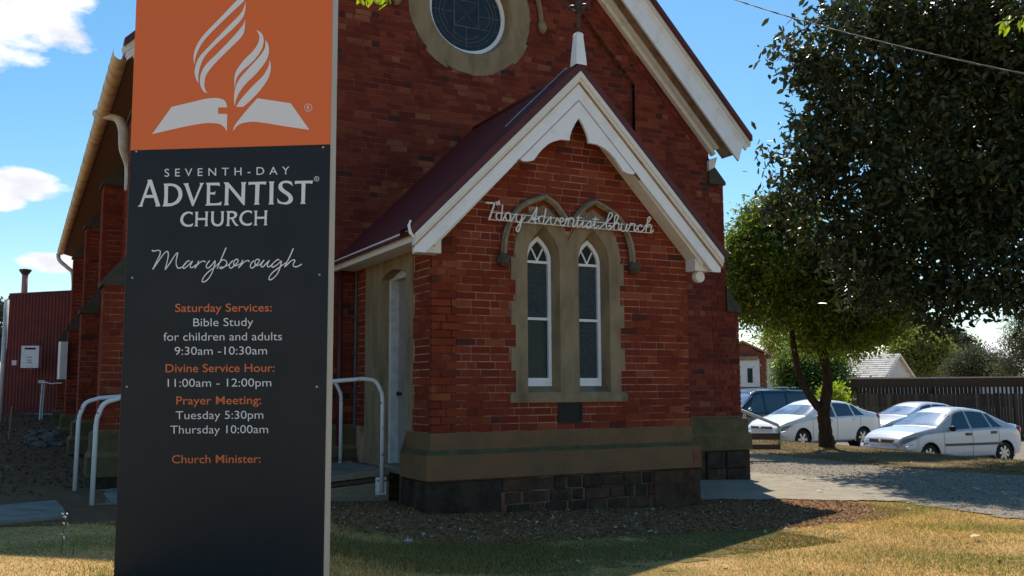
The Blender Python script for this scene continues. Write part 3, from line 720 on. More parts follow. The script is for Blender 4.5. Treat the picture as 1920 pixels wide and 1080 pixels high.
mb = MB(); mb.prism([(GW-.02, 4.22), (GW+.16, 4.30), (GW+.10, 4.12), (GW-.02, 4.05)], lambda u, v, w: (u, w, v), D-.05, D+.15); mb.build('eave_bracket', m_cream, church)
# main roof
for sg in (-1, 1):
    mb = MB(); A = [(0, AP+.02), (sg*4.74, AP+.02-SLP*4.74), (sg*4.74, AP-.05-SLP*4.74), (0, AP-.05)]
    mb.prism(A if sg > 0 else A[::-1], lambda u, v, w: (u, w, v), D-.50, 20.6)
    norm(mb.build('roof', m_roof, church))
mb = MB(); rake(mb, -.03, .06, D-.56, D-.36, 0, 4.78); norm(mb.build('verge_capping', m_roof, church))
# left eave end, gutter, soffit
def tape(x, y, z): return (x, y, z)
mb = MB(); gz0 = 4.47
prof = [(-.07, .07), (-.085, .02), (-.07, -.05), (-.02, -.085), (.05, -.085), (.09, -.05)]
mb.grid([[(-4.80+a, y, gz0+b) for a, b in prof] for y in np.linspace(D-.35, 20.4, 30)]); 
gut = mb.build('gutter', m_gutter, church, smooth=True)
mb = MB()
for y in np.arange(D+.3, 20.4, .85): mb.tube([(-4.80+a*1.01, y, gz0+b*1.01) for a, b in prof], .004, 5)
mb.build('gutter_bracket', m_soffit, gut)
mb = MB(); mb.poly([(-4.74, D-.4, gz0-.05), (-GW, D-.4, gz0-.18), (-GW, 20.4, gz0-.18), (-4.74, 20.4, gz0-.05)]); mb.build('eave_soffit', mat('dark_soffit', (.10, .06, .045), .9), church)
mb = MB(); P = cr([(-4.86, 20.3, 4.40), (-4.82, 20.2, 4.2), (-4.62, 20.1, 4.0), (-4.48, 20.05, 3.85), (-4.44, 20.0, 3.5)], 5)+[(-4.42, 20.0, -.3)]
mb.tube(P, .055, 8); mb.build('downpipe', m_pipe, church, smooth=True)
mb = MB(); P = cr([(-4.86, 5.2, 4.50), (-4.72, 4.9, 4.42), (-4.60, 4.8, 4.36), (-4.53, 4.8, 4.2), (-4.50, 4.9, 3.95), (-4.40, 5.1, 3.75), (-4.38, 5.2, 3.4)], 5)
mb.tube(P, .075, 10); mb.build('downpipe', m_pipe, church, smooth=True)
# nave left wall
courses(NL, 0, 4.3, lambda v: [(D, 20.0)], mass, out=0, seed=21, depth=.05)
mb = MB(); mb.box(-GW+.008, -GW+.3, D+.1, 20.0, -1, 4.5); mb.box(GW-.3, GW-.008, D+.1, 20, -1, 4.5); mb.box(-GW+.3, GW-.3, 19.7, 20, -1, 4.5)
mb.box(-GW-.06, -GW+.02, D+.4, 20.0, -1.2, -.02); mb.build('nave_wall', m_mortar, church)
mass.box(0, .01, .03, .04, 0, .01)
tag(mass.build('brickwork', m_brick, church), kind='stuff'); tag(massg.build('brickwork', m_brickg, church), kind='stuff')
# pipes by porch / main corner
mb = MB(); mb.tube([(-1.98, D-.06, -.75), (-1.98, D-.06, 2.02)], .035, 8); mb.build('downpipe', m_roof, church, smooth=True)
mb = MB(); mb.tube([(-1.70-.06, D-.05, -.3), (-1.70-.06, D-.05, 1.5), (-1.70-.06, D-.05, 2.1)], [.024, .024, .012], 6)
for z in (.45, .95, 1.43): mb.box(-1.80, -1.72, D-.09, D-.02, z-.02, z+.02)
mb.build('conduit', mat('grey_conduit', (.07, .075, .08), .6), church)
# ------------------------------------------------------------------ ramp with handrails
def rz(x): return -.44+.073*(x+W2)
ramp = thing('access_ramp', 'low timber ramp with grey side boards leading up to the porch door', 'ramp')
mb = MB()
x0, x1 = -5.18, -1.86
for i in range(9):
    a, b = x0+(x1-x0)*i/9, x0+(x1-x0)*(i+1)/9-.012
    q = MB(); q.poly([(a, 1.03, rz(a)), (b, 1.03, rz(b)), (b, 2.35, rz(b)), (a, 2.35, rz(a))]); q.poly([(a, 1.03, rz(a)-.04), (a, 2.35, rz(a)-.04), (b, 2.35, rz(b)-.04), (b, 1.03, rz(b)-.04)])
    q.poly([(a, 1.03, rz(a)-.04), (b, 1.03, rz(b)-.04), (b, 1.03, rz(b)), (a, 1.03, rz(a))]); q.build('deck_panel', m_concg, ramp)
q = MB()
for y, t in ((1.0, .0), (2.36, 0)):
    for (h0, h1, yy0, yy1, mi) in ((-.06, .015, y-.02, y+.03, 0), (-.12, -.075, y-.004, y+.02, 1)):
        q.prism([(x0, rz(x0)+h0), (x1, rz(x1)+h0), (x1, rz(x1)+h1), (x0, rz(x0)+h1)], lambda u, v, w: (u, w, v), yy0, yy1, mi)
norm(q.build('edge_board', [m_wood, m_woodd], ramp))
q = MB(); q.poly([(x0, .985, rz(x0)-.13), (x1, .985, rz(x1)-.13), (x1, .985, -1.0), (x0, .985, -1.0)]); q.poly([(x1, .985, -.5), (x1, 2.3, -.5), (x1, 2.3, -1), (x1, .985, -1)]); q.build('side_board', m_wood, ramp)
q = MB(); q.box(-2.6, -1.86, 2.40, 2.44, rz(-2.4)-.02, rz(-2.4)+.10); q.build('kick_board', m_woodd, ramp)
def railing(y, xl, zl, xr, zr, brk, label):
    h = thing('handrail', label, 'handrail', 'white handrails of the ramp')
    zt = lambda x: .385+.07*(x+4.95)
    P = [(xl, y, zl), (xl+.01, y, zt(xl)-.25)]+cr([(xl+.02, y, zt(xl)-.17), (xl+.08, y, zt(xl)-.04), (xl+.22, y, zt(xl)+.015)], 5)+cr([(xr-.24, y, zt(xr)), (xr-.09, y, zt(xr)-.03), (xr-.01, y, zt(xr)-.16)], 5)+[(xr, y, zt(xr)-.25), (xr, y, zr)]
    q = MB(); q.tube(P, .024, 10); q.build('rail', m_rail, h, smooth=True)
    if brk:
        q = MB(); q.box(xr-.065, xr+.065, y+.026, y+.034, zr-.03, zr+.17); q.build('bracket', m_rail, h)
        q = MB()
        for a in (-.04, .04): q.tube([(xr+a, y+.026, zr+.13), (xr+a, y+.018, zr+.13)], .010, 6)
        q.build('bolt', m_iron, h)
railing(.955, -5.0, -.78, -1.955, -.70, True, 'near white tube handrail with chipped paint, bolted to the side of the ramp')
railing(2.33, -5.09, -.66, -2.02, rz(-2.02), False, 'far white tube handrail, on the side of the ramp next to the church wall')
# ------------------------------------------------------------------ wire lettering on the porch
tz = lambda p: (p[0], -.10, p[1])
wl = thing('wire_lettering', 'white wire script reading 7th day Adventist Church across the porch gable', 'sign')
def neon(px, r=.0095, sc=(12.0, 905, 370), par=None):
    pts = [onplane(sc[1]+a/sc[0], sc[2]+b/sc[0], (0, -.10, 0), np.array([0, 1., 0])) for a, b in px]
    return [tuple(p) for p in pts]
A_ = (12.0, 905, 370); B2_ = (11.294, 1060, 380)
def word(name, strokes, sc, r=.0092):
    q = MB()
    for s_ in strokes:
        s2 = cr(s_, 5) if len(s_) > 2 else s_
        q.tube(neon(s2, sc=sc), r, 6)
    q.build(name, m_rail2, wl, smooth=True)
m_rail2 = mat('white_wire', (.86, .84, .82), .5, col2=(.70, .66, .62), scale=20)
word('letter', [[(65, 122), (262, 132)], [(262, 132), (240, 220), (180, 390), (138, 515)]], A_, .012)
word('letter', [[(300, 92), (312, 150), (325, 172), (340, 165)], [(290, 118), (335, 112)], [(345, 172), (352, 90), (372, 86), (368, 120), (352, 140), (375, 128), (388, 160), (398, 180)]], A_, .007)
word('letter', [[(418, 372), (370, 345), (318, 370), (303, 430), (330, 500), (385, 515), (425, 470)], [(448, 160), (435, 320), (422, 440), (428, 510), (455, 515), (490, 440), (520, 390)]], A_)
word('letter', [[(620, 372), (570, 345), (520, 370), (510, 440), (545, 515), (600, 525), (630, 470), (622, 372)], [(622, 372), (618, 460), (625, 530), (650, 530), (690, 450), (735, 378)]], A_)
word('letter', [[(735, 378), (770, 385), (752, 470), (775, 550), (830, 555), (870, 490), (888, 385)], [(888, 385), (870, 540), (835, 680), (800, 770), (760, 750), (765, 680), (830, 600), (900, 500), (955, 435)]], A_)
word('letter', [[(1000, 565), (1060, 520), (1120, 420), (1190, 290), (1225, 222)], [(1225, 222), (1205, 340), (1180, 480), (1172, 590), (1210, 560)], [(1130, 395), (1105, 440), (1120, 510), (1150, 490), (1135, 450), (1180, 500), (1240, 475), (1300, 430)]], A_)
word('letter', [[(1370, 430), (1310, 425), (1265, 480), (1275, 560), (1325, 595), (1365, 560)], [(1420, 255), (1400, 380), (1370, 520), (1365, 590), (1400, 600), (1450, 540), (1510, 455), (1545, 440)]], A_)
word('letter', [[(1545, 440), (1525, 530), (1550, 610), (1610, 600), (1650, 520), (1670, 465), (1685, 500), (1740, 550), (1800, 540), (1810, 490), (1780, 460), (1745, 500), (1745, 590), (1780, 640), (1830, 620), (1880, 530), (1910, 470)]], A_)
word('letter', [[(-10, 395), (20, 345), (38, 325), (65, 350), (60, 420), (50, 505)], [(50, 505), (62, 400), (100, 330), (150, 325), (178, 370), (160, 450), (160, 510), (200, 500), (245, 420)]], B2_)
word('letter', [[(245, 420), (285, 270)], [(285, 270), (262, 400), (248, 500), (270, 515), (320, 470), (378, 400)], [(225, 315), (345, 322)]], B2_)
word('letter', [[(385, 330), (383, 345)], [(380, 385), (365, 450), (350, 510), (380, 520), (430, 480), (500, 410), (525, 375)]], B2_)
word('letter', [[(525, 375), (540, 430), (520, 510), (480, 540), (445, 515), (430, 480), (500, 520), (560, 500), (610, 420)]], B2_)
word('letter', [[(640, 300), (625, 420), (608, 530), (635, 548), (680, 510), (708, 488)], [(570, 352), (708, 352)]], B2_)
word('letter', [[(695, 565), (760, 510), (860, 420), (950, 340), (995, 260), (975, 213), (935, 225), (905, 310), (870, 430), (870, 530), (910, 568), (950, 545), (960, 490), (930, 480), (910, 515)]], B2_)
word('letter', [[(950, 560), (1020, 480), (1090, 380), (1115, 300), (1085, 255), (1050, 300), (1035, 420), (1025, 570)], [(1030, 480), (1080, 430), (1130, 440), (1125, 520), (1120, 570), (1150, 570), (1195, 500)]], B2_)
word('letter', [[(1195, 430), (1180, 510), (1190, 590), (1240, 600), (1285, 540), (1305, 445)], [(1305, 445), (1280, 540), (1285, 600), (1320, 590), (1360, 510), (1385, 430)]], B2_)
word('letter', [[(1385, 430), (1400, 450), (1470, 455), (1455, 540), (1465, 605), (1500, 570), (1545, 500)]], B2_)
word('letter', [[(1615, 512), (1612, 480), (1575, 475), (1535, 530), (1555, 610), (1605, 615), (1660, 560), (1700, 500)]], B2_)
word('letter', [[(1690, 500), (1760, 410), (1800, 340), (1785, 305), (1750, 330), (1730, 440), (1700, 625)], [(1710, 540), (1750, 480), (1800, 470), (1825, 520), (1805, 600), (1815, 638), (1850, 600), (1866, 575)]], B2_)
q = MB()
for a, b in (((920, 397.5), (1223, 426)), ((916, 411.5), (1222, 437))):
    p0, p1 = [onplane(x, y, (0, -.09, 0), np.array([0, 1., 0])) for x, y in (a, b)]; q.tube([p0, p1], .0055, 6)
for t in (.05, .35, .65, .95):
    p = onplane(920+t*303, 397.5+t*28.5, (0, -.09, 0), np.array([0, 1., 0])); q.tube([p, (p[0], .01, p[2])], .004, 5)
q.build('support_rod', m_rail2, wl)
# ------------------------------------------------------------------ signboard
sc0 = atd(430, 540, 5.55); al = math.radians(5.4)
SE = math.cos(al)*_r-math.sin(al)*_f; SN = -(math.cos(al)*_f+math.sin(al)*_r)   # SE to the right, SN to the camera
def spx(x, y): p = onplane(x, y, sc0, SN)-sc0; return float(np.dot(p, SE)), float(p[2])
def SP(u, v, w): return tuple(sc0+SE*u+np.array([0, 0, v])+SN*w)
sign = thing('signboard', 'tall orange and navy church signboard standing on the grass in front of the church', 'sign')
ul = spx(248, 200)[0]; ur = spx(619.0, 276)[0]; um = spx(245, 281)[1]; um2 = spx(617, 272)[1]; vt = um+1.22; vg = float(zg(sc0[0], sc0[1])-sc0[2])-.35
q = MB(); q.box(ul-.004, ur+.005, 0, .10, vg, vt+.02, T=lambda p: SP(p[0], p[2], -p[1]-.006)); q.build('cabinet', m_alu, sign)
q = MB(); q.box(ul, ur, 0, .006, (um+um2)/2+.001, vt, T=lambda p: SP(p[0], p[2], -p[1]+.001)); q.build('orange_panel', m_orange, sign)
q = MB(); q.box(ul, ur, 0, .006, vg, (um+um2)/2-.001, T=lambda p: SP(p[0], p[2], -p[1]+.001)); q.build('navy_panel', m_navy, sign)
for x, y in ((256, 284), (606, 276), (248, 521), (599, 515), (238, 725), (594, 725)):
    u, v = spx(x, y); q = MB(); q.lathe([(0, .006), (.005, .005), (.0075, .001)], 10, T=lambda p: SP(u+p[0], v+p[1], p[2]+.001)); q.build('screw', m_galv, sign, smooth=True)
def printed(name, conts, w, m, sc, smooth=True):
    """contours traced in a magnified view; points with a third value are corners"""
    out_ = []
    for ct in conts:
        P = [(spx(sc[1]+c[0]/sc[0], sc[2]+c[1]/sc[0])) + ((1,) if len(c) > 2 else ()) for c in ct]
        ci = [i for i, c in enumerate(P) if len(c) > 2]
        if not ci: out_.append(cr([p[:2] for p in P], 5, closed=True)); continue
        P = P[ci[0]:]+P[:ci[0]]; P.append(P[0]); o_ = []; run = [P[0]]
        for p in P[1:]:
            run.append(p)
            if len(p) > 2:
                r_ = [a[:2] for a in run]; o_ += (cr(r_, 5)[:-1] if len(r_) > 2 else [r_[0]]); run = [p]
        out_.append(o_)
    V, Fc = fill2d(out_); mb = MB(); mb.v = [SP(a, b, w) for a, b, c in V]; mb.f = Fc; mb.m = [0]*len(Fc)
    return mb.build(name, m, sign)
LG = (4.1545, 270, 0); c = 1
printed('flame_emblem', [[(735, -6, c), (790, -30, c), (780, 10), (700, 85), (560, 220), (460, 330), (410, 430), (392, 508, c), (388, 440), (410, 360), (470, 270), (590, 145), (700, 30)],
    [(793, 15, c), (790, 80), (770, 140), (700, 220), (560, 350), (470, 450), (430, 560), (425, 652, c), (402, 600), (398, 540), (430, 450), (520, 350), (650, 215), (760, 100)],
    [(789, 150, c), (786, 230), (760, 290), (680, 370), (560, 490), (490, 580), (473, 650), (480, 700), (499, 727, c), (465, 712), (440, 660), (442, 590), (480, 510), (580, 410), (690, 295), (770, 200)],
    [(874, 236, c), (905, 250), (930, 285), (932, 340), (910, 400), (850, 480), (770, 550), (725, 610), (708, 690, c), (706, 610), (722, 550), (780, 470), (850, 400), (890, 340), (900, 290), (890, 255)],
    [(946, 316, c), (968, 345), (975, 410), (950, 480), (880, 570), (790, 660), (735, 740), (705, 828, c), (703, 760), (712, 690), (750, 610), (830, 520), (910, 430), (945, 370)],
    [(981, 465, c), (990, 530), (970, 610), (910, 700), (840, 775), (775, 834, c), (718, 834, c), (760, 770), (850, 670), (930, 590), (970, 520)],
    [(65, 1046, c), (218, 833, c), (360, 800), (500, 768), (590, 768), (635, 790), (651, 838, c), (580, 838, c), (580, 888, c), (650, 888, c), (648, 1025, c), (620, 985), (570, 963), (470, 962), (300, 992)],
    [(695, 1025, c), (705, 985), (740, 935), (810, 850), (885, 766, c), (1145, 806, c), (1290, 1012, c), (1100, 985), (950, 960), (860, 950), (780, 958), (730, 980)]], .0035, m_print, LG)
S1 = (8.306, 250, 300); S2 = (8.305, 420, 300)
let = [(S1, [[(222, 312, c), (292, 306, c), (425, 722, c), (348, 727, c), (356, 700, c), (322, 592, c), (183, 592, c), (150, 690, c), (148, 727, c), (72, 730, c), (110, 690, c), (232, 345, c)], [(258, 392, c), (204, 546, c), (308, 546, c)]]),
 (S1, [[(470, 372, c), (600, 368), (690, 395), (750, 455), (768, 530), (755, 600), (710, 665), (630, 708), (560, 722), (456, 724, c), (475, 690, c), (488, 560, c), (486, 395, c)], [(545, 408, c), (540, 678, c), (610, 670), (670, 630), (705, 560), (700, 490), (660, 430), (605, 408)]]),
 (S1, [[(782, 368, c), (864, 362, c), (862, 390, c), (945, 630, c), (1045, 390, c), (1035, 360, c), (1105, 358, c), (1080, 395, c), (940, 720, c), (918, 720, c), (810, 410, c)]]),
 (S1, [[(1135, 358, c), (1345, 353, c), (1355, 414, c), (1320, 398), (1200, 396, c), (1200, 505, c), (1255, 505), (1288, 486, c), (1270, 545, c), (1240, 538), (1198, 538, c), (1196, 676, c), (1320, 672), (1382, 648, c), (1370, 706, c), (1122, 712, c), (1145, 680, c), (1152, 400, c)]]),
 (S2, [[(0, 350, c), (72, 350, c), (272, 585, c), (280, 380, c), (268, 348, c), (352, 345, c), (335, 385, c), (326, 704, c), (305, 704, c), (78, 430, c), (68, 670, c), (80, 704, c), (2, 706, c), (16, 670, c), (22, 390, c)]]),
 (S2, [[(385, 345, c), (665, 338, c), (652, 390, c), (625, 380), (558, 380, c), (545, 670, c), (560, 696, c), (468, 698, c), (484, 668, c), (492, 384, c), (430, 384), (385, 392, c)]]),
 (S2, [[(700, 338, c), (788, 336, c), (776, 365, c), (768, 665, c), (782, 692, c), (694, 694, c), (710, 665, c), (716, 368, c)]]),
 (S2, [[(1058, 342, c), (1076, 412, c), (1030, 375), (970, 358), (920, 372), (912, 415), (950, 465), (1030, 520), (1075, 590), (1060, 655), (1000, 690), (930, 692), (842, 672, c), (830, 592, c), (870, 640), (930, 662), (990, 645), (1010, 600), (980, 555), (900, 500), (855, 450), (855, 390), (890, 345), (960, 324), (1020, 330)]]),
 (S2, [[(1110, 328, c), (1388, 322, c), (1376, 374, c), (1345, 366), (1272, 366, c), (1262, 660, c), (1278, 684, c), (1190, 686, c), (1206, 658, c), (1212, 368, c), (1150, 370), (1104, 378, c)]]),
 (S1, [[(928, 818, c), (926, 858, c), (890, 835), (850, 835), (800, 870), (778, 925), (795, 980), (850, 1010), (900, 1003), (938, 985, c), (920, 1030), (850, 1042), (780, 1020), (740, 965), (738, 910), (770, 845), (830, 808), (890, 808)]]),
 (S1, [[(960, 810, c), (1020, 808, c), (1010, 830, c), (1008, 905, c), (1128, 903, c), (1130, 830, c), (1118, 806, c), (1172, 804, c), (1164, 828, c), (1156, 1010, c), (1168, 1030, c), (1110, 1032, c), (1124, 1010, c), (1126, 935, c), (1006, 938, c), (1002, 1012, c), (1016, 1034, c), (956, 1036, c), (968, 1014, c), (974, 832, c)]]),
 (S1, [[(1208, 804, c), (1265, 802, c), (1256, 828, c), (1256, 920), (1265, 975), (1310, 1002), (1350, 990), (1370, 950), (1374, 900), (1376, 826, c), (1362, 802, c), (1420, 800, c), (1410, 826, c), (1406, 960), (1370, 1020), (1310, 1035), (1250, 1015), (1218, 960), (1218, 880), (1220, 828, c)]]),
 (S2, [[(36, 798, c), (130, 796), (190, 812), (210, 850), (190, 895), (150, 915, c), (190, 985), (235, 1022, c), (190, 1026), (155, 990), (118, 922, c), (88, 922, c), (84, 1004, c), (98, 1028, c), (34, 1030, c), (50, 1005, c), (56, 820, c)], [(92, 826, c), (90, 896, c), (140, 892), (165, 860), (145, 830)]]),
 (S2, [[(440, 800, c), (438, 838, c), (400, 815), (355, 817), (305, 850), (283, 905), (300, 960), (350, 992), (400, 988), (441, 970, c), (425, 1012), (355, 1025), (290, 1005), (248, 950), (245, 890), (280, 825), (340, 790), (400, 788)]]),
 (S2, [[(468, 792, c), (528, 790, c), (518, 812, c), (516, 886, c), (634, 884, c), (638, 812, c), (626, 788, c), (684, 786, c), (674, 812, c), (666, 994, c), (680, 1016, c), (620, 1018, c), (634, 995, c), (634, 916, c), (514, 918, c), (510, 996, c), (524, 1020, c), (464, 1022, c), (480, 998, c), (484, 814, c)]])]
for i, (sc, ct) in enumerate(let): printed('letter', ct, .0035, m_print, sc)
# brush script word
def script(strokes, sc, rw_=.0033):
    q = MB(); k = 0
    for s_ in strokes:
        P = cr(s_, 6) if len(s_) > 2 else s_
        P = [np.array(spx(sc[1]+a/sc[0], sc[2]+b/sc[0])) for a, b in P]; n = len(P); row = []
        for i, p in enumerate(P):
            t = P[min(i+1, n-1)]-P[max(i-1, 0)]; t /= np.linalg.norm(t)+1e-9; nn = np.array([-t[1], t[0]]); w_ = rw_*(1.0+.12*math.sin(i*.35))
            row.append((SP(*(p+nn*w_), .003+k*.0003+i*.00001), SP(*(p-nn*w_), .003+k*.0003+i*.00001)))
        q.grid(row); k += 1
    return q
C1, C2 = (12.8, 275, 455), (12.8, 425, 455)
wd = script([[(130, 180), (170, 205), (280, 185), (335, 215), (310, 320), (220, 500), (150, 645)], [(150, 645), (250, 500), (400, 290), (490, 210), (525, 260), (515, 380), (450, 650)], [(450, 650), (560, 500), (680, 310), (750, 245), (740, 310), (715, 450), (725, 560), (780, 615), (880, 570), (960, 480)],
    [(1040, 440), (990, 445), (920, 510), (880, 580), (905, 620), (990, 560), (1070, 480), (1110, 440)], [(1110, 440), (1060, 540), (1060, 600), (1120, 590), (1200, 530)], [(1255, 435), (1230, 510), (1165, 620)], [(1165, 620), (1220, 540), (1300, 470), (1370, 445), (1425, 465)],
    [(1525, 430), (1460, 510), (1440, 580), (1480, 615), (1560, 550), (1655, 430)], [(1655, 430), (1640, 540), (1580, 720), (1480, 880), (1380, 945), (1340, 915), (1400, 800), (1520, 680), (1640, 590), (1760, 480), (1820, 420), (1880, 420), (1925, 450)], [(1918, 120), (1840, 300), (1700, 630)], [(1925, 450), (1930, 510), (1870, 590), (1790, 625), (1775, 590), (1850, 590), (1925, 560)]], C1)
wd.build('script_word', m_print, sign)
wd = script([[(-10, 560), (60, 530), (110, 480), (160, 430)], [(160, 430), (95, 490), (70, 570), (105, 615), (180, 560), (260, 480), (280, 420), (240, 400), (190, 440), (175, 520), (215, 555), (290, 530), (360, 490)], [(390, 415), (360, 500), (290, 610)], [(290, 610), (370, 520), (450, 450), (520, 430), (550, 460)],
    [(665, 430), (600, 490), (575, 580), (620, 612), (700, 550), (770, 480), (790, 420), (750, 400), (700, 430), (685, 510), (730, 550), (800, 530), (850, 480), (905, 420)], [(905, 420), (850, 500), (830, 570), (880, 580), (960, 500), (1035, 425)], [(1035, 425), (985, 520), (1000, 585), (1060, 560), (1120, 500)],
    [(1270, 420), (1230, 410), (1140, 480), (1090, 560), (1120, 590), (1220, 530), (1320, 435)], [(1320, 435), (1300, 560), (1230, 740), (1120, 860), (1045, 895), (1025, 850), (1090, 740), (1210, 640), (1350, 540), (1440, 480)], [(1608, 140), (1540, 300), (1395, 590)], [(1395, 590), (1480, 510), (1570, 430), (1630, 415), (1640, 450), (1600, 540), (1640, 580), (1720, 570), (1815, 515)]], C2)
wd.build('script_word', m_print, sign)
def text_mesh(body, offset=0., sp=1.0):
    cu = bpy.data.curves.new('t', 'FONT'); cu.body = body; cu.offset = offset; cu.space_character = sp; cu.resolution_u = 4
    o = bpy.data.objects.new('t', cu); COL.objects.link(o); bpy.context.view_layer.update(); me = o.to_mesh()
    V = np.array([v.co[:] for v in me.vertices]); Fc = [tuple(p.vertices) for p in me.polygons]; o.to_mesh_clear(); bpy.data.objects.remove(o); return V, Fc
def line(body, x0, x1, y0, y1, cap, m, offset=0., sp=1.0, name='text_line'):
    V, Fc = text_mesh(body, offset, sp); a, b = V[:, 0].min(), V[:, 0].max(); mb = MB()
    for v in V:
        t = (v[0]-a)/(b-a); u_, v_ = spx(x0+(x1-x0)*t, y0+(y1-y0)*t-v[1]/.69*cap); mb.v.append(SP(u_, v_, .0035))
    mb.f = Fc; mb.m = [0]*len(Fc); return mb.build(name, m, sign)
line('SEVENTH-DAY', 309, 543, 331.5, 327, 14.6, m_print, .0, 1.75)
for b_, x0, x1, y, o_ in (('Saturday Services:', 329, 510, 585, 1), ('Bible Study', 363, 475, 612, 0), ('for children and adults', 307, 529, 639, 0), ('9:30am -10:30am', 328, 501, 665.5, 0), ('Divine Service Hour:', 311, 515, 698, 1), ('11:00am - 12:00pm', 315, 509, 725.5, 0), ('Prayer Meeting:', 331, 490, 758.5, 1), ('Tuesday 5:30pm', 330, 494, 786, 0), ('Thursday 10:00am', 320, 503, 813, 0), ('Church Minister:', 323, 489, 868.5, 1)):
    line(b_, x0, x1, y, y-1, 15.2, m_printo if o_ else m_print, .006 if o_ else -.006)
for x, y, r in ((578.5, 202, 7.3), (594, 335.5, 4.8)):
    q = MB(); G = [[], []]
    for k in range(25):
        a = 2*math.pi*k/24
        for i, rr_ in enumerate((r, r-1.0)): u_, v_ = spx(x+rr_*math.cos(a), y+rr_*math.sin(a)); G[i].append(SP(u_, v_, .0035))
    q.grid(G); q.build('registered_ring', m_print, sign)
    line('R', x-r*.33, x+r*.42, y+r*.5, y+r*.5, r*1.0, m_print, 0)
# ------------------------------------------------------------------ left side: shed and bits
shed = thing('shed', 'maroon corrugated iron shed behind the left side of the church', 'shed')
A0 = atd(8, 700, 26.0); A1 = atd(140, 700, 25.2); bx_ = np.array([A0[0], A0[1], 0]); dx_ = np.array([A1[0]-A0[0]+1.2, A1[1]-A0[1], 0]); zb, ztl, ztr = -.55, atd(8, 553, 26)[2], atd(130, 538, 25.2)[2]
q = MB(); L_ = np.linalg.norm(dx_[:2]); nrm_ = np.array([dx_[1], -dx_[0], 0])/L_; nn = int(L_/.095*8); G = []
for i in range(nn+1):
    a = i/nn; h = .016*math.sin(2*math.pi*a*L_/.095); p = bx_+dx_*a+nrm_*h; G.append([(p[0], p[1], zb), (p[0], p[1], ztl+(ztr-ztl)*a)])
q.grid(G); q.build('corrugated_wall', m_shed, shed, smooth=True)
q = MB(); p0, p1 = bx_+nrm_*-.03, bx_+dx_+nrm_*-.03; bk_ = -nrm_*4; 
for d_ in (0,): q.poly([(p0[0], p0[1], zb), (p0[0]+bk_[0], p0[1]+bk_[1], zb), (p0[0]+bk_[0], p0[1]+bk_[1], ztl-.2), (p0[0], p0[1], ztl)])
q.build('side_wall', m_shed, shed)
q = MB(); t0 = bx_+nrm_*-.08; q.tube([(t0[0], t0[1], ztl+.03), (t0[0]+dx_[0], t0[1]+dx_[1], ztr+.03)], .05, 6)
q.poly([(t0[0], t0[1], ztl+.05), (t0[0]+dx_[0], t0[1]+dx_[1], ztr+.05), (t0[0]+dx_[0]+bk_[0], t0[1]+dx_[1]+bk_[1], ztr+.1), (t0[0]+bk_[0], t0[1]+bk_[1], ztl+.1)]); q.build('roof', m_roof, shed)
q = MB(); p = bx_; q.box(-.05, L_, .05, .09, -.75, -.12, T=lambda t: tuple(bx_+dx_/L_*t[0]+nrm_*t[1]+np.array([0, 0, t[2]]))); q.build('base_board', m_concg, shed)
P = atd(45, 560, 28); q = MB(); q.tube([(P[0], P[1], 3.0), (P[0], P[1], 3.95)], .085, 10); q.build('flue', mat('flue_pink', (.42, .20, .18), .6), shed, smooth=True)
q = MB(); q.lathe([(.085, 3.93), (.10, 3.95), (.17, 4.05), (.17, 4.09), (0, 4.12)], 12, T=lambda t: (P[0]+t[0], P[1]+t[1], t[2])); q.build('flue_cowl', m_iron, shed)
def card_box(name, x0, y0, x1, y1, d, th, m, label, cat, par=None):
    a, b = atd(x0, y0, d), atd(x1, y1, d); ctr = (a+b)/2; wv = b-a; wid = math.hypot(wv[0], wv[1]); ux = np.array([wv[0], wv[1], 0])/wid; nn_ = np.array([ux[1], -ux[0], 0]); hh = abs(wv[2])/2
    T = lambda t: tuple(ctr+ux*t[0]+nn_*t[1]+np.array([0, 0, t[2]]))
    q = MB(); c_ = .015; q.box(-wid/2, wid/2, 0, th, -hh, hh, T=T); return q, T, wid, hh
q, T, wid, hh = card_box('x', 46, 649, 77, 690, 25.35, .22, m_white, '', '')
wh = thing('water_heater', 'white gas water heater box mounted on the maroon shed', 'water heater')
q.build('casing', m_white, wh); b = MB(); b.box(-wid*.3, wid*.3, .22, .235, hh-.10, hh-.05, T=T); b.build('vent', m_black, wh)
b = MB()
for z in (-.02, -.10, -.16): b.box(-wid*.15, wid*.12, .22, .226, z, z+.02, T=T)
b.box(-.07, .07, .1, .16, -hh-.05, -hh, T=T); b.build('marking', m_lead, wh)
q, T, wid, hh = card_box('x', 25, 676, 33, 685, 25.6, .1, None, '', ''); tag(q.build('junction_box', m_cream), 'small cream junction box on the shed wall left of the water heater', 'junction box')
q, T, wid, hh = card_box('x', 110, 641, 120, 711, 19.0, .2, None, '', ''); tag(q.build('meter_cabinet', m_cream), 'tall narrow cream cabinet on the nave wall beyond the buttresses', 'cabinet')
P0, P1 = atd(13, 562, 22), atd(3, 795, 22); q = MB(); q.tube([P0, (P0[0]-.02, P0[1], P1[2])], .055, 10); tag(q.build('white_pole', m_pipe, smooth=True), 'thick white pipe standing at the left corner of the shed', 'pipe')
tp = thing('garden_tap', 'white standpipe tap with a thin hose line reaching to the church', 'tap')
a, b = atd(80, 716, 23.5), atd(76, 790, 23.5); q = MB(); q.tube([a, (a[0]-.03, a[1], b[2])], .022, 8); q.tube([(a[0]+.05, a[1], a[2]), (a[0]+.02, a[1], b[2])], .018, 8); q.build('pipe', m_pipe, tp)
c_ = atd(116, 718, 22); q = MB(); q.tube([a, (a+c_)/2-np.array([0, 0, .03]), c_], .012, 6); q.build('hose', m_pipe, tp)
q = MB(); q.box(a[0]-.10, a[0]+.05, a[1]-.06, a[1]+.04, a[2]-.03, a[2]+.04); q.build('tap_body', m_cream, tp)
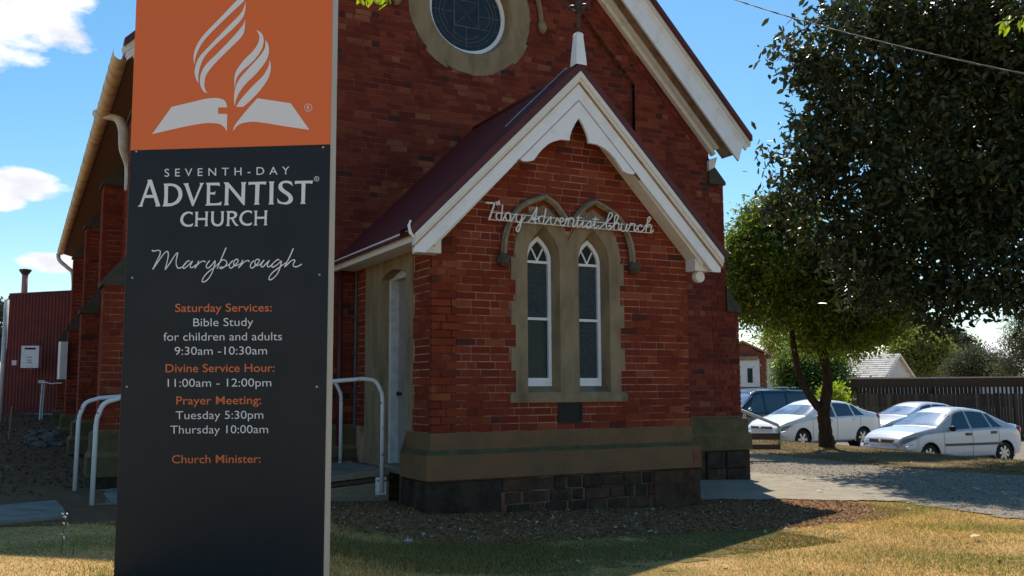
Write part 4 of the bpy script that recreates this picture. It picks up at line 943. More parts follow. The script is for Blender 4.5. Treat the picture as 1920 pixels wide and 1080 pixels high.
a, b = atd(23, 762, 17), atd(18, 803, 17); q = MB(); q.tube([a, (b[0], b[1], zg(b[0], b[1])-.05)], .022, 6); tag(q.build('stake', m_wood), 'thin timber stake leaning in the dirt in front of the shed', 'stake')
m_rub = mat('rubble_lump', (.10, .085, .075), .95, col2=(.20, .17, .14), scale=8, bump=1, bscale=20)
for i in range(26):
    px, py = random.uniform(58, 112), random.uniform(768, 806); d_ = 17.5+random.uniform(-1.5, 2); P = atd(px, py, d_); g = float(zg(P[0], P[1])); s_ = random.uniform(.06, .17)
    q = MB(); G = []
    for a in range(5):
        th = math.pi*a/4; G.append([(s_*math.sin(th)*math.cos(ph)*random.uniform(.8, 1.2), s_*.7*math.sin(th)*math.sin(ph)*random.uniform(.8, 1.2), s_*.45*math.cos(th)) for ph in np.linspace(0, 2*math.pi, 7)[:-1]])
    q.grid(G, close=True); tag(q.build('rubble', m_rub, loc=(P[0], P[1], g+s_*.15)), 'grey lump of broken concrete in the rubble heap by the far buttress', 'rubble', 'rubble heap beside the buttresses')
def rock(px, py, s_, m, label):
    P = onplane(px, py, (0, 0, -.88), np.array([0, 0, 1.])); q = MB(); G = []
    for a in range(6):
        th = math.pi*a/5; G.append([(s_*math.sin(th)*math.cos(ph)*random.uniform(.75, 1.2), s_*.7*math.sin(th)*math.sin(ph)*random.uniform(.75, 1.2), s_*.5*math.cos(th)) for ph in np.linspace(0, 2*math.pi, 9)[:-1]])
    q.grid(G, close=True); tag(q.build('stone', m, loc=(P[0], P[1], float(zg(P[0], P[1]))+s_*.3)), label, 'stone')
m_rock = mat('pale_stone', (.42, .42, .40), .9, col2=(.25, .24, .2), scale=20, bump=.5)
rock(659, 946, .085, m_rock, 'pale broken stone on the soil below the ramp'); rock(765, 1008, .055, m_rock, 'small pale stone on the grass edge in front of the porch plinth')
# right ramp rail
hr = thing('sloping_handrail', 'grey sloping handrail on a timber kerb right of the church corner', 'handrail')
dd = 19.5; q = MB(); q.tube([atd(1376, 764, dd), atd(1458, 797, dd), atd(1461, 802, dd), atd(1461, 835, dd)], .035, 8); q.tube([atd(1396, 772, dd), atd(1397, 812, dd)], .03, 8); q.build('rail', mat('grey_rail', (.45, .43, .41), .5), hr, smooth=True)
a, b = atd(1385, 815, dd), atd(1462, 816, dd-.1); q = MB(); v_ = b-a; L_ = np.linalg.norm(v_[:2]); ux = np.array([v_[0], v_[1], 0])/L_
q.box(-.5, L_, -.05, .05, -.10, .03, T=lambda t: tuple(a+ux*t[0]+np.array([-ux[1], ux[0], 0])*t[1]+np.array([0, 0, t[2]]))); q.box(-.3, L_, -.06, .04, -.30, -.20, T=lambda t: tuple(a+ux*t[0]+np.array([-ux[1], ux[0], 0])*t[1]+np.array([0, 0, t[2]]))); q.build('kerb_beam', m_woodd, hr)
# dark flagstone by porch corner
# ------------------------------------------------------------------ trees
def tube_tree(q, segs): 
    for pts, rs in segs:
        k = (len(pts)-1)*6+1; r_ = np.interp(np.linspace(0, 1, k), np.linspace(0, 1, len(rs)), rs); P = [np.array(p)+np.array([random.uniform(-1, 1), random.uniform(-1, 1), 0])*r*.06 for p, r in zip(cr(pts, 6), r_)]
        b0 = len(q.v); q.tube(P, [float(r)*random.uniform(.96, 1.05) for r in r_], 12)
        for i in range(b0, len(q.v)): v = q.v[i]; c_ = P[min((i-b0)//12, k-1)]; f_ = random.uniform(.94, 1.06); q.v[i] = tuple(c_+(np.array(v)-c_)*f_)
def leaves(centres, per, spread, ln, wd, rng, droop=.2):
    C = np.repeat(np.asarray(centres), per, axis=0); n = len(C)
    P = C+rng.normal(0, spread, (n, 3))*np.array([1, 1, .8])
    d = rng.normal(0, 1, (n, 3)); d[:, 2] -= droop; d /= np.linalg.norm(d, axis=1)[:, None]
    a = rng.normal(0, 1, (n, 3)); a[:, 2] += .0; s = np.cross(d, a); s /= np.linalg.norm(s, axis=1)[:, None]; nn = np.cross(s, d)
    L = ln*rng.uniform(.7, 1.25, (n, 1)); Wd = wd*rng.uniform(.75, 1.25, (n, 1))
    V = np.stack([P, P+d*L*.38+s*Wd*.5+nn*Wd*.12, P+d*L*.85+s*Wd*.28+nn*Wd*.05, P+d*L-nn*L*.06, P+d*L*.85-s*Wd*.28+nn*Wd*.05, P+d*L*.38-s*Wd*.5+nn*Wd*.12], 1).reshape(-1, 3)
    b = (np.arange(n)*6)[:, None]
    Q = np.concatenate([b+np.array([[0, 1, 2, 3]]), b+np.array([[0, 3, 4, 5]])], 1).reshape(-1, 4)
    return V, Q, P, d, s
def blob_centres(blobs, n, rng, shell=.55):
    out_ = []; vols = np.array([b[3]*b[4]*b[5] for b in blobs])**.75; cnt = np.maximum(1, (n*vols/vols.sum()).astype(int))
    for (x, y, z, rx, ry, rz_), k in zip(blobs, cnt):
        v = rng.normal(0, 1, (k, 3)); v /= np.linalg.norm(v, axis=1)[:, None]; r = rng.uniform(shell, 1.0, (k, 1))**.6; out_.append(np.array([x, y, z])+v*r*np.array([rx, ry, rz_]))
    return np.concatenate(out_)
def pxblob(x, y, d, rx, ry, rd=None):   # blob given where it stands: direction and distance, radii in metres
    p = atd(x, y, d); return (p[0], p[1], p[2], rx, rd or rx, ry)
fic = thing('ficus_tree', 'large dark glossy-leaved tree spreading over the driveway right of the church', 'tree')
mpp = 20/F_PX
fb = []
for x, y, d, rx, ry in ((1560, 90, 19.5, 95, 80), (1680, 60, 20, 110, 80), (1820, 70, 20, 130, 100), (1960, 80, 20.5, 130, 110), (1530, 210, 19, 85, 80), (1650, 200, 20, 120, 110), (1800, 200, 20.5, 130, 110), (1950, 230, 20.5, 130, 120),
    (1510, 300, 19.3, 60, 60), (1590, 330, 19.5, 100, 90), (1720, 340, 20, 120, 100), (1860, 350, 20.5, 130, 100), (1560, 420, 19.8, 90, 70), (1680, 450, 20, 110, 80), (1800, 480, 20.3, 110, 80), (1930, 450, 20.5, 110, 90), (1640, 520, 20, 80, 55), (1760, 560, 20, 75, 55), (1855, 560, 20.4, 62, 50), (1775, 606, 20, 34, 24), (1925, 530, 20.5, 36, 60),
    (1640, 15, 20, 90, 45), (1800, -20, 20.5, 120, 60), (2060, 250, 21, 160, 260), (2100, 480, 21, 130, 120), (1480, 370, 19.2, 35, 35),
    (1880, -160, 18.5, 170, 110), (2060, -120, 18.5, 170, 130), (2250, 0, 19, 160, 200), (1720, 250, 23.5, 120, 110), (1850, 160, 24, 130, 120), (1950, 330, 24, 120, 120), (2100, 300, 25, 150, 200), (2250, 350, 23, 130, 220), (1780, 420, 23, 90, 60)):  # outer and rear crown blobs added to shade the verge and driveway
    k = d/F_PX; fb.append(pxblob(x, y, d, rx*k, ry*k, max(rx*k*1.1, .9)))
rngf = np.random.default_rng(5); cen = blob_centres(fb, 2100, rngf, .2)
V_, Q_, P_, d_, s_ = leaves(cen, 46, .22, .19, .082, rngf, .45)
tag(np_mesh('crown', V_, Q_, m_ficus, fic), kind='stuff')
trk = atd(2120, 850, 21); trk[2] = zg(trk[0], trk[1])
def W(x, y, d): return tuple(atd(x, y, d))
q = MB(); tube_tree(q, [([tuple(trk-np.array([0, 0, .2])), W(2100, 600, 21), W(2050, 450, 21), W(2040, 250, 21), W(2030, 50, 21)], [.34, .28, .22, .14, .06])]); q.build('trunk', m_bark, fic, smooth=True)
for pts, rs in (([W(2050, 450, 21), W(1960, 415, 20.5), W(1900, 390, 20.3), W(1850, 378, 20), W(1780, 330, 20), W(1700, 300, 19.8)], [.17, .13, .11, .09, .05, .03]), ([W(2040, 300, 21), W(1930, 200, 20.3), W(1800, 120, 20), W(1680, 60, 20)], [.12, .09, .06, .03]),
    ([W(1850, 378, 20), W(1760, 430, 19.9), W(1660, 450, 19.8), W(1580, 430, 19.6)], [.06, .05, .035, .02]), ([W(1960, 415, 20.5), W(1880, 500, 20.3), W(1800, 560, 20)], [.06, .04, .02]), ([W(1700, 300, 19.8), W(1620, 230, 19.6), W(1540, 200, 19.3)], [.03, .025, .015])):
    q = MB(); tube_tree(q, [(pts, rs)]); q.build('limb', m_bark, fic, smooth=True)
# the large single leaves nearest the camera
fr = cen[np.argsort(np.linalg.norm(cen-CP, axis=1))[:150]]
lm = MB(); lm.v = [(0, 0, 0), (.035, .06, .008), (.022, .135, .003), (0, .16, -.01), (-.022, .135, .003), (-.035, .06, .008)]; lm.f = [(0, 1, 2, 3), (0, 3, 4, 5)]; lm.m = [0, 0]
l0 = None
for i in range(280):
    p = fr[i % len(fr)]+rngf.normal(0, .12, 3)-(_f*.12)
    if l0 is None: l0 = lm.build('leaf', m_ficus1, fic); o = l0
    else: o = bpy.data.objects.new('leaf', l0.data); COL.objects.link(o); o.parent = fic
    o.location = p; o.rotation_euler = (random.uniform(-2.6, .3), random.uniform(-.6, .6), random.uniform(0, 6.28)); o.scale = (1, 1, 1)*1 if False else Vector((1, 1, 1))*random.uniform(.85, 1.2)
# smaller tree in front of the white car
st_ = thing('forked_tree', 'smaller green tree with a forked dark trunk in front of the white sedan', 'tree')
base = atd(1550, 832, 24); base[2] = zg(base[0], base[1])-.1
q = MB(); tube_tree(q, [([tuple(base), W(1547, 800, 24), W(1545, 765, 24), W(1552, 720, 24), W(1545, 670, 24), W(1530, 620, 24), W(1520, 540, 24), W(1500, 470, 24)], [.21, .165, .155, .125, .115, .10, .07, .03])]); q.build('trunk', m_bark, st_, smooth=True)
for pts, rs in (([W(1545, 775, 24), W(1520, 745, 24), W(1500, 705, 24), W(1490, 660, 24), W(1482, 610, 24), W(1460, 540, 24), W(1430, 480, 24)], [.11, .10, .085, .08, .065, .04, .025]), ([W(1530, 620, 24), W(1570, 560, 24.2), W(1620, 520, 24.5)], [.08, .05, .03]), ([W(1538, 645, 24), W(1600, 615, 24.2), W(1660, 600, 24.5)], [.05, .035, .02]), ([W(1482, 610, 24), W(1430, 580, 24), W(1390, 560, 24)], [.04, .03, .02])):
    q = MB(); tube_tree(q, [(pts, rs)]); q.build('limb', m_bark, st_, smooth=True)
sb = []
for x, y, d, rx, ry in ((1440, 420, 24, 50, 50), (1480, 400, 24, 45, 45), (1400, 470, 24, 45, 55), (1450, 500, 23.5, 65, 60), (1380, 540, 24, 30, 40), (1435, 580, 24, 60, 42), (1510, 560, 24, 75, 60), (1590, 590, 24.2, 75, 50), (1650, 605, 24.4, 60, 38), (1560, 510, 24.5, 80, 60), (1640, 550, 24.6, 70, 50), (1540, 630, 24, 55, 28), (1600, 640, 24.2, 50, 20), (1520, 470, 24.5, 60, 60), (1670, 570, 24.6, 60, 45), (1390, 500, 24.2, 38, 60)):
    k = d/F_PX; sb.append(pxblob(x, y, d, rx*k, ry*k, max(rx*k, .8)))
rngs = np.random.default_rng(9); cs_ = blob_centres(sb, 850, rngs, .25); V_, Q_, *_x = leaves(cs_, 62, .19, .13, .052, rngs, .6)
tag(np_mesh('crown', V_, Q_, m_leafb, st_), kind='stuff')
def bgtree(name, blobs, n, per, spread, ln, wd, m, label, trunk=None, seed=1, group=None, cat='tree'):
    t = thing(name, label, cat, group); r = np.random.default_rng(seed); b = []
    for x, y, d, rx, ry in blobs: k = d/F_PX; b.append(pxblob(x, y, d, rx*k, ry*k, rx*k*.9))
    V_, Q_, *_y = leaves(blob_centres(b, n, r, .45), per, spread, ln, wd, r, .2); tag(np_mesh('crown', V_, Q_, m, t), kind='stuff')
    if trunk:
        x, y0, y1, d, rr_ = trunk; p = atd(x, y0, d); q = MB(); g = float(zg(p[0], p[1])); top = atd(x, y1, d); q.tube([(p[0], p[1], g-.2), (p[0], p[1], (g+top[2])/2), tuple(top)], [rr_, rr_*.8, rr_*.35], 8); q.build('trunk', m_bark, t, smooth=True)
bgtree('bushy_tree', [(1512, 715, 42, 50, 52), (1550, 700, 42, 36, 48), (1488, 690, 42, 28, 32), (1535, 650, 43, 35, 30), (1575, 735, 41, 30, 22), (1500, 760, 41, 50, 25)], 800, 60, .30, .13, .065, m_leafm, 'bright green bushy tree behind the dark four wheel drive', (1540, 740, 680, 42, .15), 2)
bgtree('roadside_tree', [(1700, 660, 95, 30, 28), (1735, 650, 95, 35, 30), (1770, 680, 95, 30, 25), (1720, 690, 95, 40, 20)], 420, 60, .5, .26, .16, m_leafy, 'yellow green tree behind the right end of the white gabled house', (1740, 710, 660, 95, .35), 3)
bgtree('gum_tree', [(1730, 625, 120, 35, 22), (1770, 640, 120, 40, 20), (1800, 655, 120, 30, 18), (1700, 615, 120, 25, 12)], 300, 60, .7, .32, .16, m_leafk, 'dark gum tree rising behind the yellow green tree', (1750, 710, 640, 120, .5), 4)
bgtree('olive_shrub', [(1830, 685, 70, 42, 30), (1800, 700, 70, 30, 18), (1865, 695, 70, 30, 22)], 300, 60, .4, .18, .07, m_leafo, 'rounded olive grey shrub above the brown fence', (1830, 715, 690, 70, .2), 5, cat='shrub')
bgtree('corner_tree', [(1905, 670, 60, 30, 45), (1885, 700, 60, 30, 20), (1925, 620, 60, 35, 40), (1960, 660, 60, 60, 60)], 260, 50, .4, .18, .06, m_leafo, 'feathery grey green tree at the right edge above the fence', (1925, 715, 660, 60, .2), 6)
bgtree('house_tree', [(1480, 640, 75, 50, 35), (1540, 600, 75, 60, 35), (1600, 625, 75, 50, 25)], 300, 55, .5, .22, .12, m_leafy, 'tall pale green tree beyond the brick house', (1500, 720, 640, 75, .3), 7)
bgtree('fence_shrub', [(1560, 745, 35, 22, 22), (1565, 765, 35, 15, 15)], 60, 40, .18, .14, .06, m_leafn, 'small bright shrub by the fence behind the forked trunk', None, 8, cat='shrub')
bgtree('distant_tree', [(-10, 640, 60, 22, 25), (4, 590, 60, 10, 20)], 60, 40, .4, .3, .15, m_leafk, 'dark tree at the far left edge behind the shed', (-10, 760, 640, 60, .2), 10)
# sprigs of street trees hanging into the picture
def sprig(label, base, tips, seed, n=10):
    t = thing('leafy_branch', label, 'branch'); r = random.Random(seed); q = MB()
    for tp_ in tips: q.tube(cr([base, tuple((np.array(base)+np.array(tp_))/2+np.array([.01, .01, .03])), tp_], 5), [.008]*5+[.003]*6, 6)
    q.build('twig', m_bark, t)
    l1 = None
    for tp_ in tips:
        for i in range(n):
            if l1 is None:
                g = MB(); g.v = [(0, 0, 0), (.010, .016, .002), (.008, .036, .001), (0, .046, -.004), (-.008, .036, .001), (-.010, .016, .002)]; g.f = [(0, 1, 2, 3), (0, 3, 4, 5)]; g.m = [0, 0]; o = l1 = g.build('leaf', m_leafn, t)
            else: o = bpy.data.objects.new('leaf', l1.data); COL.objects.link(o); o.parent = t
            o.location = np.array(tp_)+np.array([r.uniform(-.03, .03), r.uniform(-.03, .03), r.uniform(-.015, .02)]); o.rotation_euler = (r.uniform(-1.6, -.2), r.uniform(-.6, .6), r.uniform(0, 6.28))
sprig('bright green leaf tips hanging in from the top edge in front of the brick gable', W(705, -130, 4), [W(687, -8, 4), W(722, -4, 4)], 3, 7)
sprig('bright yellow green leaves at the upper right edge in front of the dark tree', W(2050, -60, 4), [W(1878, 45, 4), W(1895, 38, 4), W(1922, 35, 4)], 4, 8)
# power line
q = MB(); a, b = np.array(W(1300, -28, 14)), np.array(W(1990, 152, 9)); P = [tuple(a*(1-t)+b*t-np.array([0, 0, .10*4*t*(1-t)])) for t in np.linspace(0, 1, 30)]
for ph in (0, math.pi): q.tube([tuple(np.array(p)+.006*np.array([math.sin(i*2.1+ph), 0, math.cos(i*2.1+ph)])) for i, p in enumerate(P)], .006, 6)
tag(q.build('power_cable', mat('cable', (.12, .115, .11), .6), smooth=True), 'twisted overhead power cable crossing in front of the dark tree', 'cable')
# ------------------------------------------------------------------ fence
fp0, fp1 = atd(1560, 730, 37.5), atd(1990, 730, 33.8); fd = fp1-fp0; FL = math.hypot(fd[0], fd[1]); fu = np.array([fd[0], fd[1], 0])/FL; fn_ = np.array([fu[1], -fu[0], 0])
if np.dot(fn_, CP-fp0) < 0: fn_ = -fn_
fence = thing('paling_fence', 'long brown timber fence behind the parked cars', 'fence')
def FT(t): return tuple(np.array([fp0[0], fp0[1], 0])+fu*t[0]+fn_*t[1]+np.array([0, 0, t[2]]))
m_pal = mat('weathered_paling', (.085, .06, .045), .9, rnd=('object', [(0, (.080, .062, .050)), (.3, (.098, .076, .060)), (.55, (.070, .055, .045)), (.85, (.125, .10, .075))]), var=.35, scale=6, stretch=(4, 4, .6))
x = 0; pm = None; i = 0
while x < FL:
    if pm is None: g = MB(); g.box(-.046, .046, 0, .018, -1.75, .22); pm = g.build('paling', m_pal, fence); o = pm
    else: o = bpy.data.objects.new('paling', pm.data); COL.objects.link(o); o.parent = fence
    o.location = FT((x, .01*(i % 2), random.uniform(-.02, .02))); o.rotation_euler = (0, 0, math.atan2(fu[1], fu[0])); x += .098; i += 1
for xx in np.arange(1.0, FL, 2.4): g = MB(); g.box(xx-.05, xx+.05, -.12, -.02, -1.75, .24, T=FT); g.build('post', m_woodd, fence)
cp = thing('carport', 'low brown open sided roof running along behind the fence', 'carport')
g = MB(); g.box(.6, FL, -.55, -.48, .46, .80, T=FT); g.build('beam', m_woodd, cp)
g = MB(); g.box(.5, FL, -4.5, -.42, .80, .85, T=FT); g.build('roof', mat('pale_roof', (.40, .38, .35), .6), cp)
for xx in np.arange(.65, FL, 2.9): g = MB(); g.box(xx-.06, xx+.06, -.57, -.45, -1.75, .78, T=FT); g.build('post', m_woodd, cp)
g = MB()
for xx in np.arange(.8, FL, .14): g.box(xx, xx+(.118 if (xx < 5.2 or xx > 8.0) else .075), -.60, -.585, -.3, .46, T=FT)
g.build('slat', m_woodd, cp)
g = MB(); g.box(.5, FL, -6.2, -6.1, -1.7, .6, T=FT); g.build('back_wall', mat('pale_wall', (.75, .72, .68), .8), cp)
# brown lower fence to the left
lf0, lf1 = atd(1360, 760, 41), atd(1600, 752, 38.2); v_ = lf1-lf0; LL = math.hypot(v_[0], v_[1]); lu = np.array([v_[0], v_[1], 0])/LL
bf = thing('board_fence', 'lower dark board fence behind the forked tree', 'fence'); pm = None
for x in np.arange(0, LL, .16):
    if pm is None: g = MB(); g.box(-.075, .075, 0, .02, -1.9, .15); pm = g.build('board', m_pal, bf); o = pm
    else: o = bpy.data.objects.new('board', pm.data); COL.objects.link(o); o.parent = bf
    o.location = (lf0[0]+lu[0]*x, lf0[1]+lu[1]*x, random.uniform(-.02, .03)); o.rotation_euler = (0, 0, math.atan2(lu[1], lu[0]))
# ------------------------------------------------------------------ houses
def frame_from(x, y, d, ang):   # local frame standing at a place; ang: rotation of local x from the camera's right
    p = atd(x, y, d); u = math.cos(ang)*_r+math.sin(ang)*_f; v = -math.sin(ang)*_r+math.cos(ang)*_f
    return p, u, v
ph_, hu, hv = frame_from(1683, 708, 80, math.radians(40))
hs = thing('weatherboard_house', 'white gabled house with a pale tiled roof behind the fence', 'house')
def HT(t): return tuple(np.array([ph_[0], ph_[1], 0])+hu*t[0]+hv*t[1]+np.array([0, 0, t[2]]))
m_wb = mat('white_weatherboard', (.62, .66, .72), .6, col2=(.55, .58, .62), scale=1.5)
hw, zr0, zr1 = 2.45, 1.35, 3.30
g = MB(); g.prism([(-hw, -2), (hw, -2), (hw, zr0), (0, zr1-.1), (-hw, zr0)], lambda u, v, w: HT((u, w, v)), 0, 11); g.build('wall', m_wb, hs)
for i in range(9): 
    z = -.2+i*.33; g = MB(); ww = hw-.02 if z < zr0 else max(0, hw*(zr1-.15-z)/(zr1-zr0)); g.box(-ww, ww, -.02, -.002, z, z+.03, T=HT); g.build('weatherboard', m_wb, hs)
for sg in (-1, 1):
    g = MB(); g.prism([(0, zr1), (sg*(hw+.35), zr0-.25), (sg*(hw+.35), zr0-.35), (0, zr1-.1)], lambda u, v, w: HT((u, w, v)), -.3, 11.3); rf = g.build('roof', mat('pale_tiles', (.62, .58, .54), .75, col2=(.42, .37, .33), scale=2.0, lo=.45, hi=.6), hs)
    for k in range(12):
        t0 = k/12; xa = sg*(hw+.35)*t0; za = zr1+(zr0-.25-zr1)*t0; xb = sg*(hw+.35)*(t0+1/12); zb_ = zr1+(zr0-.25-zr1)*(t0+1/12)
        g = MB(); g.prism([(xa, za+.01), (xb, zb_+.05), (xb, zb_+.0)], lambda u, v, w: HT((u, w, v)), -.3, 11.3); g.build('tile', rf.data.materials[0], rf)
    g = MB(); g.prism([(0, zr1-.02), (sg*(hw+.3), zr0-.25), (sg*(hw+.3), zr0-.40), (0, zr1-.17)], lambda u, v, w: HT((u, w, v)), -.36, -.30); g.build('barge_board', m_white, hs)
pb, bu, bv = frame_from(1394, 716, 60, math.radians(-12))
bh = thing('brick_house', 'brick gabled house with a white bay window beyond the dark four wheel drive', 'house')
def BT(t): return tuple(np.array([pb[0], pb[1], 0])+bu*t[0]+bv*t[1]+np.array([0, 0, t[2]]))
m_hb = mat('house_brick', (.26, .10, .065), .9, col2=(.18, .065, .045), scale=6)
g = MB(); g.prism([(-1.9, -2), (1.45, -2), (1.45, 2.5), (0, 3.35), (-1.9, 2.4)], lambda u, v, w: BT((u, w, v)), 0, 7); g.build('wall', m_hb, bh)
g = MB()
for sg in (-1, 1): g.prism([(0, 3.50), (sg*2.1, 2.42), (sg*2.1, 2.30), (0, 3.36)], lambda u, v, w: BT((u, w, v)), -.35, 7.2)
g.build('roof', m_soffit, bh)
g = MB(); g.box(-1.9, 1.0, -.5, -.02, -2, 2.2, T=BT); g.build('bay', m_wb, bh)
g = MB(); g.prism([(-1.9, 2.2), (1.05, 2.2), (.9, 2.45), (-1.9, 2.5)], lambda u, v, w: BT((u, w, v)), -.55, -.02); g.build('bay_roof', m_soffit, bh)
for a, b_ in ((-.62, -.2), (.2, .60)): 
    g = MB(); g.box(a, b_, -.53, -.505, .75, 1.75, T=BT); wn = g.build('window', m_cream, bh); g = MB(); g.box(a+.04, b_-.04, -.545, -.532, .79, 1.71, T=BT); g.build('pane', m_glass_d, wn)
g = MB(); g.box(1.46, 1.75, .1, .6, -2, 2.3, T=BT); g.build('downpipe', m_wb, bh)
g = MB(); g.prism([(1.5, 1.9), (3.1, 1.55), (3.1, 1.45), (1.5, 1.45)], lambda u, v, w: BT((u, w, v)), 2, 5); g.build('side_roof', m_white, bh)
pc, cu_, cv = frame_from(1778, 712, 110, 0); ch = thing('orange_brick_house', 'small orange brick house with grey roof glimpsed above the fence', 'house')
def CT(t): return tuple(np.array([pc[0], pc[1], 0])+cu_*t[0]+cv*t[1]+np.array([0, 0, t[2]]))
g = MB(); g.prism([(-2.1, -2), (1.6, -2), (1.6, 1.7), (-.3, 2.9), (-2.1, 1.7)], lambda u, v, w: CT((u, w, v)), 0, 6); g.build('wall', m_hb, ch)
g = MB()
for sg in (-1, 1): g.prism([(-.3, 3.1), (-.3+sg*2.4, 1.75), (-.3+sg*2.4, 1.6), (-.3, 2.95)], lambda u, v, w: CT((u, w, v)), -.4, 6.4)
g.build('roof', m_concg, ch)
for px_, py_, h_, lb in ((114, 1040, .26, 'thin pale flowering weed on the lawn left of the signboard'), (136, 1042, .16, 'short bent grass stalk beside the pale weed left of the signboard'), (908, 944, .10, 'low green weed at the foot of the porch plinth')):
    xy = gp(px_, py_); z_ = float(zg(*xy)); wd_ = thing('weed', lb, 'weed'); q = MB(); q.tube([(xy[0], xy[1], z_-.01), (xy[0]+.01, xy[1], z_+h_*.6), (xy[0]+.03, xy[1], z_+h_)], [.003, .0025, .0015], 5); q.build('stem', m_leafm, wd_)
    V_, Q_, *_w = leaves(np.array([[xy[0]+.02, xy[1], z_+h_*t] for t in (.5, .85, 1)]), 3, .010, .028, .012, np.random.default_rng(int(px_))); np_mesh('leaf_cluster', V_, Q_, m_print if px_ == 114 else m_leafy, wd_)
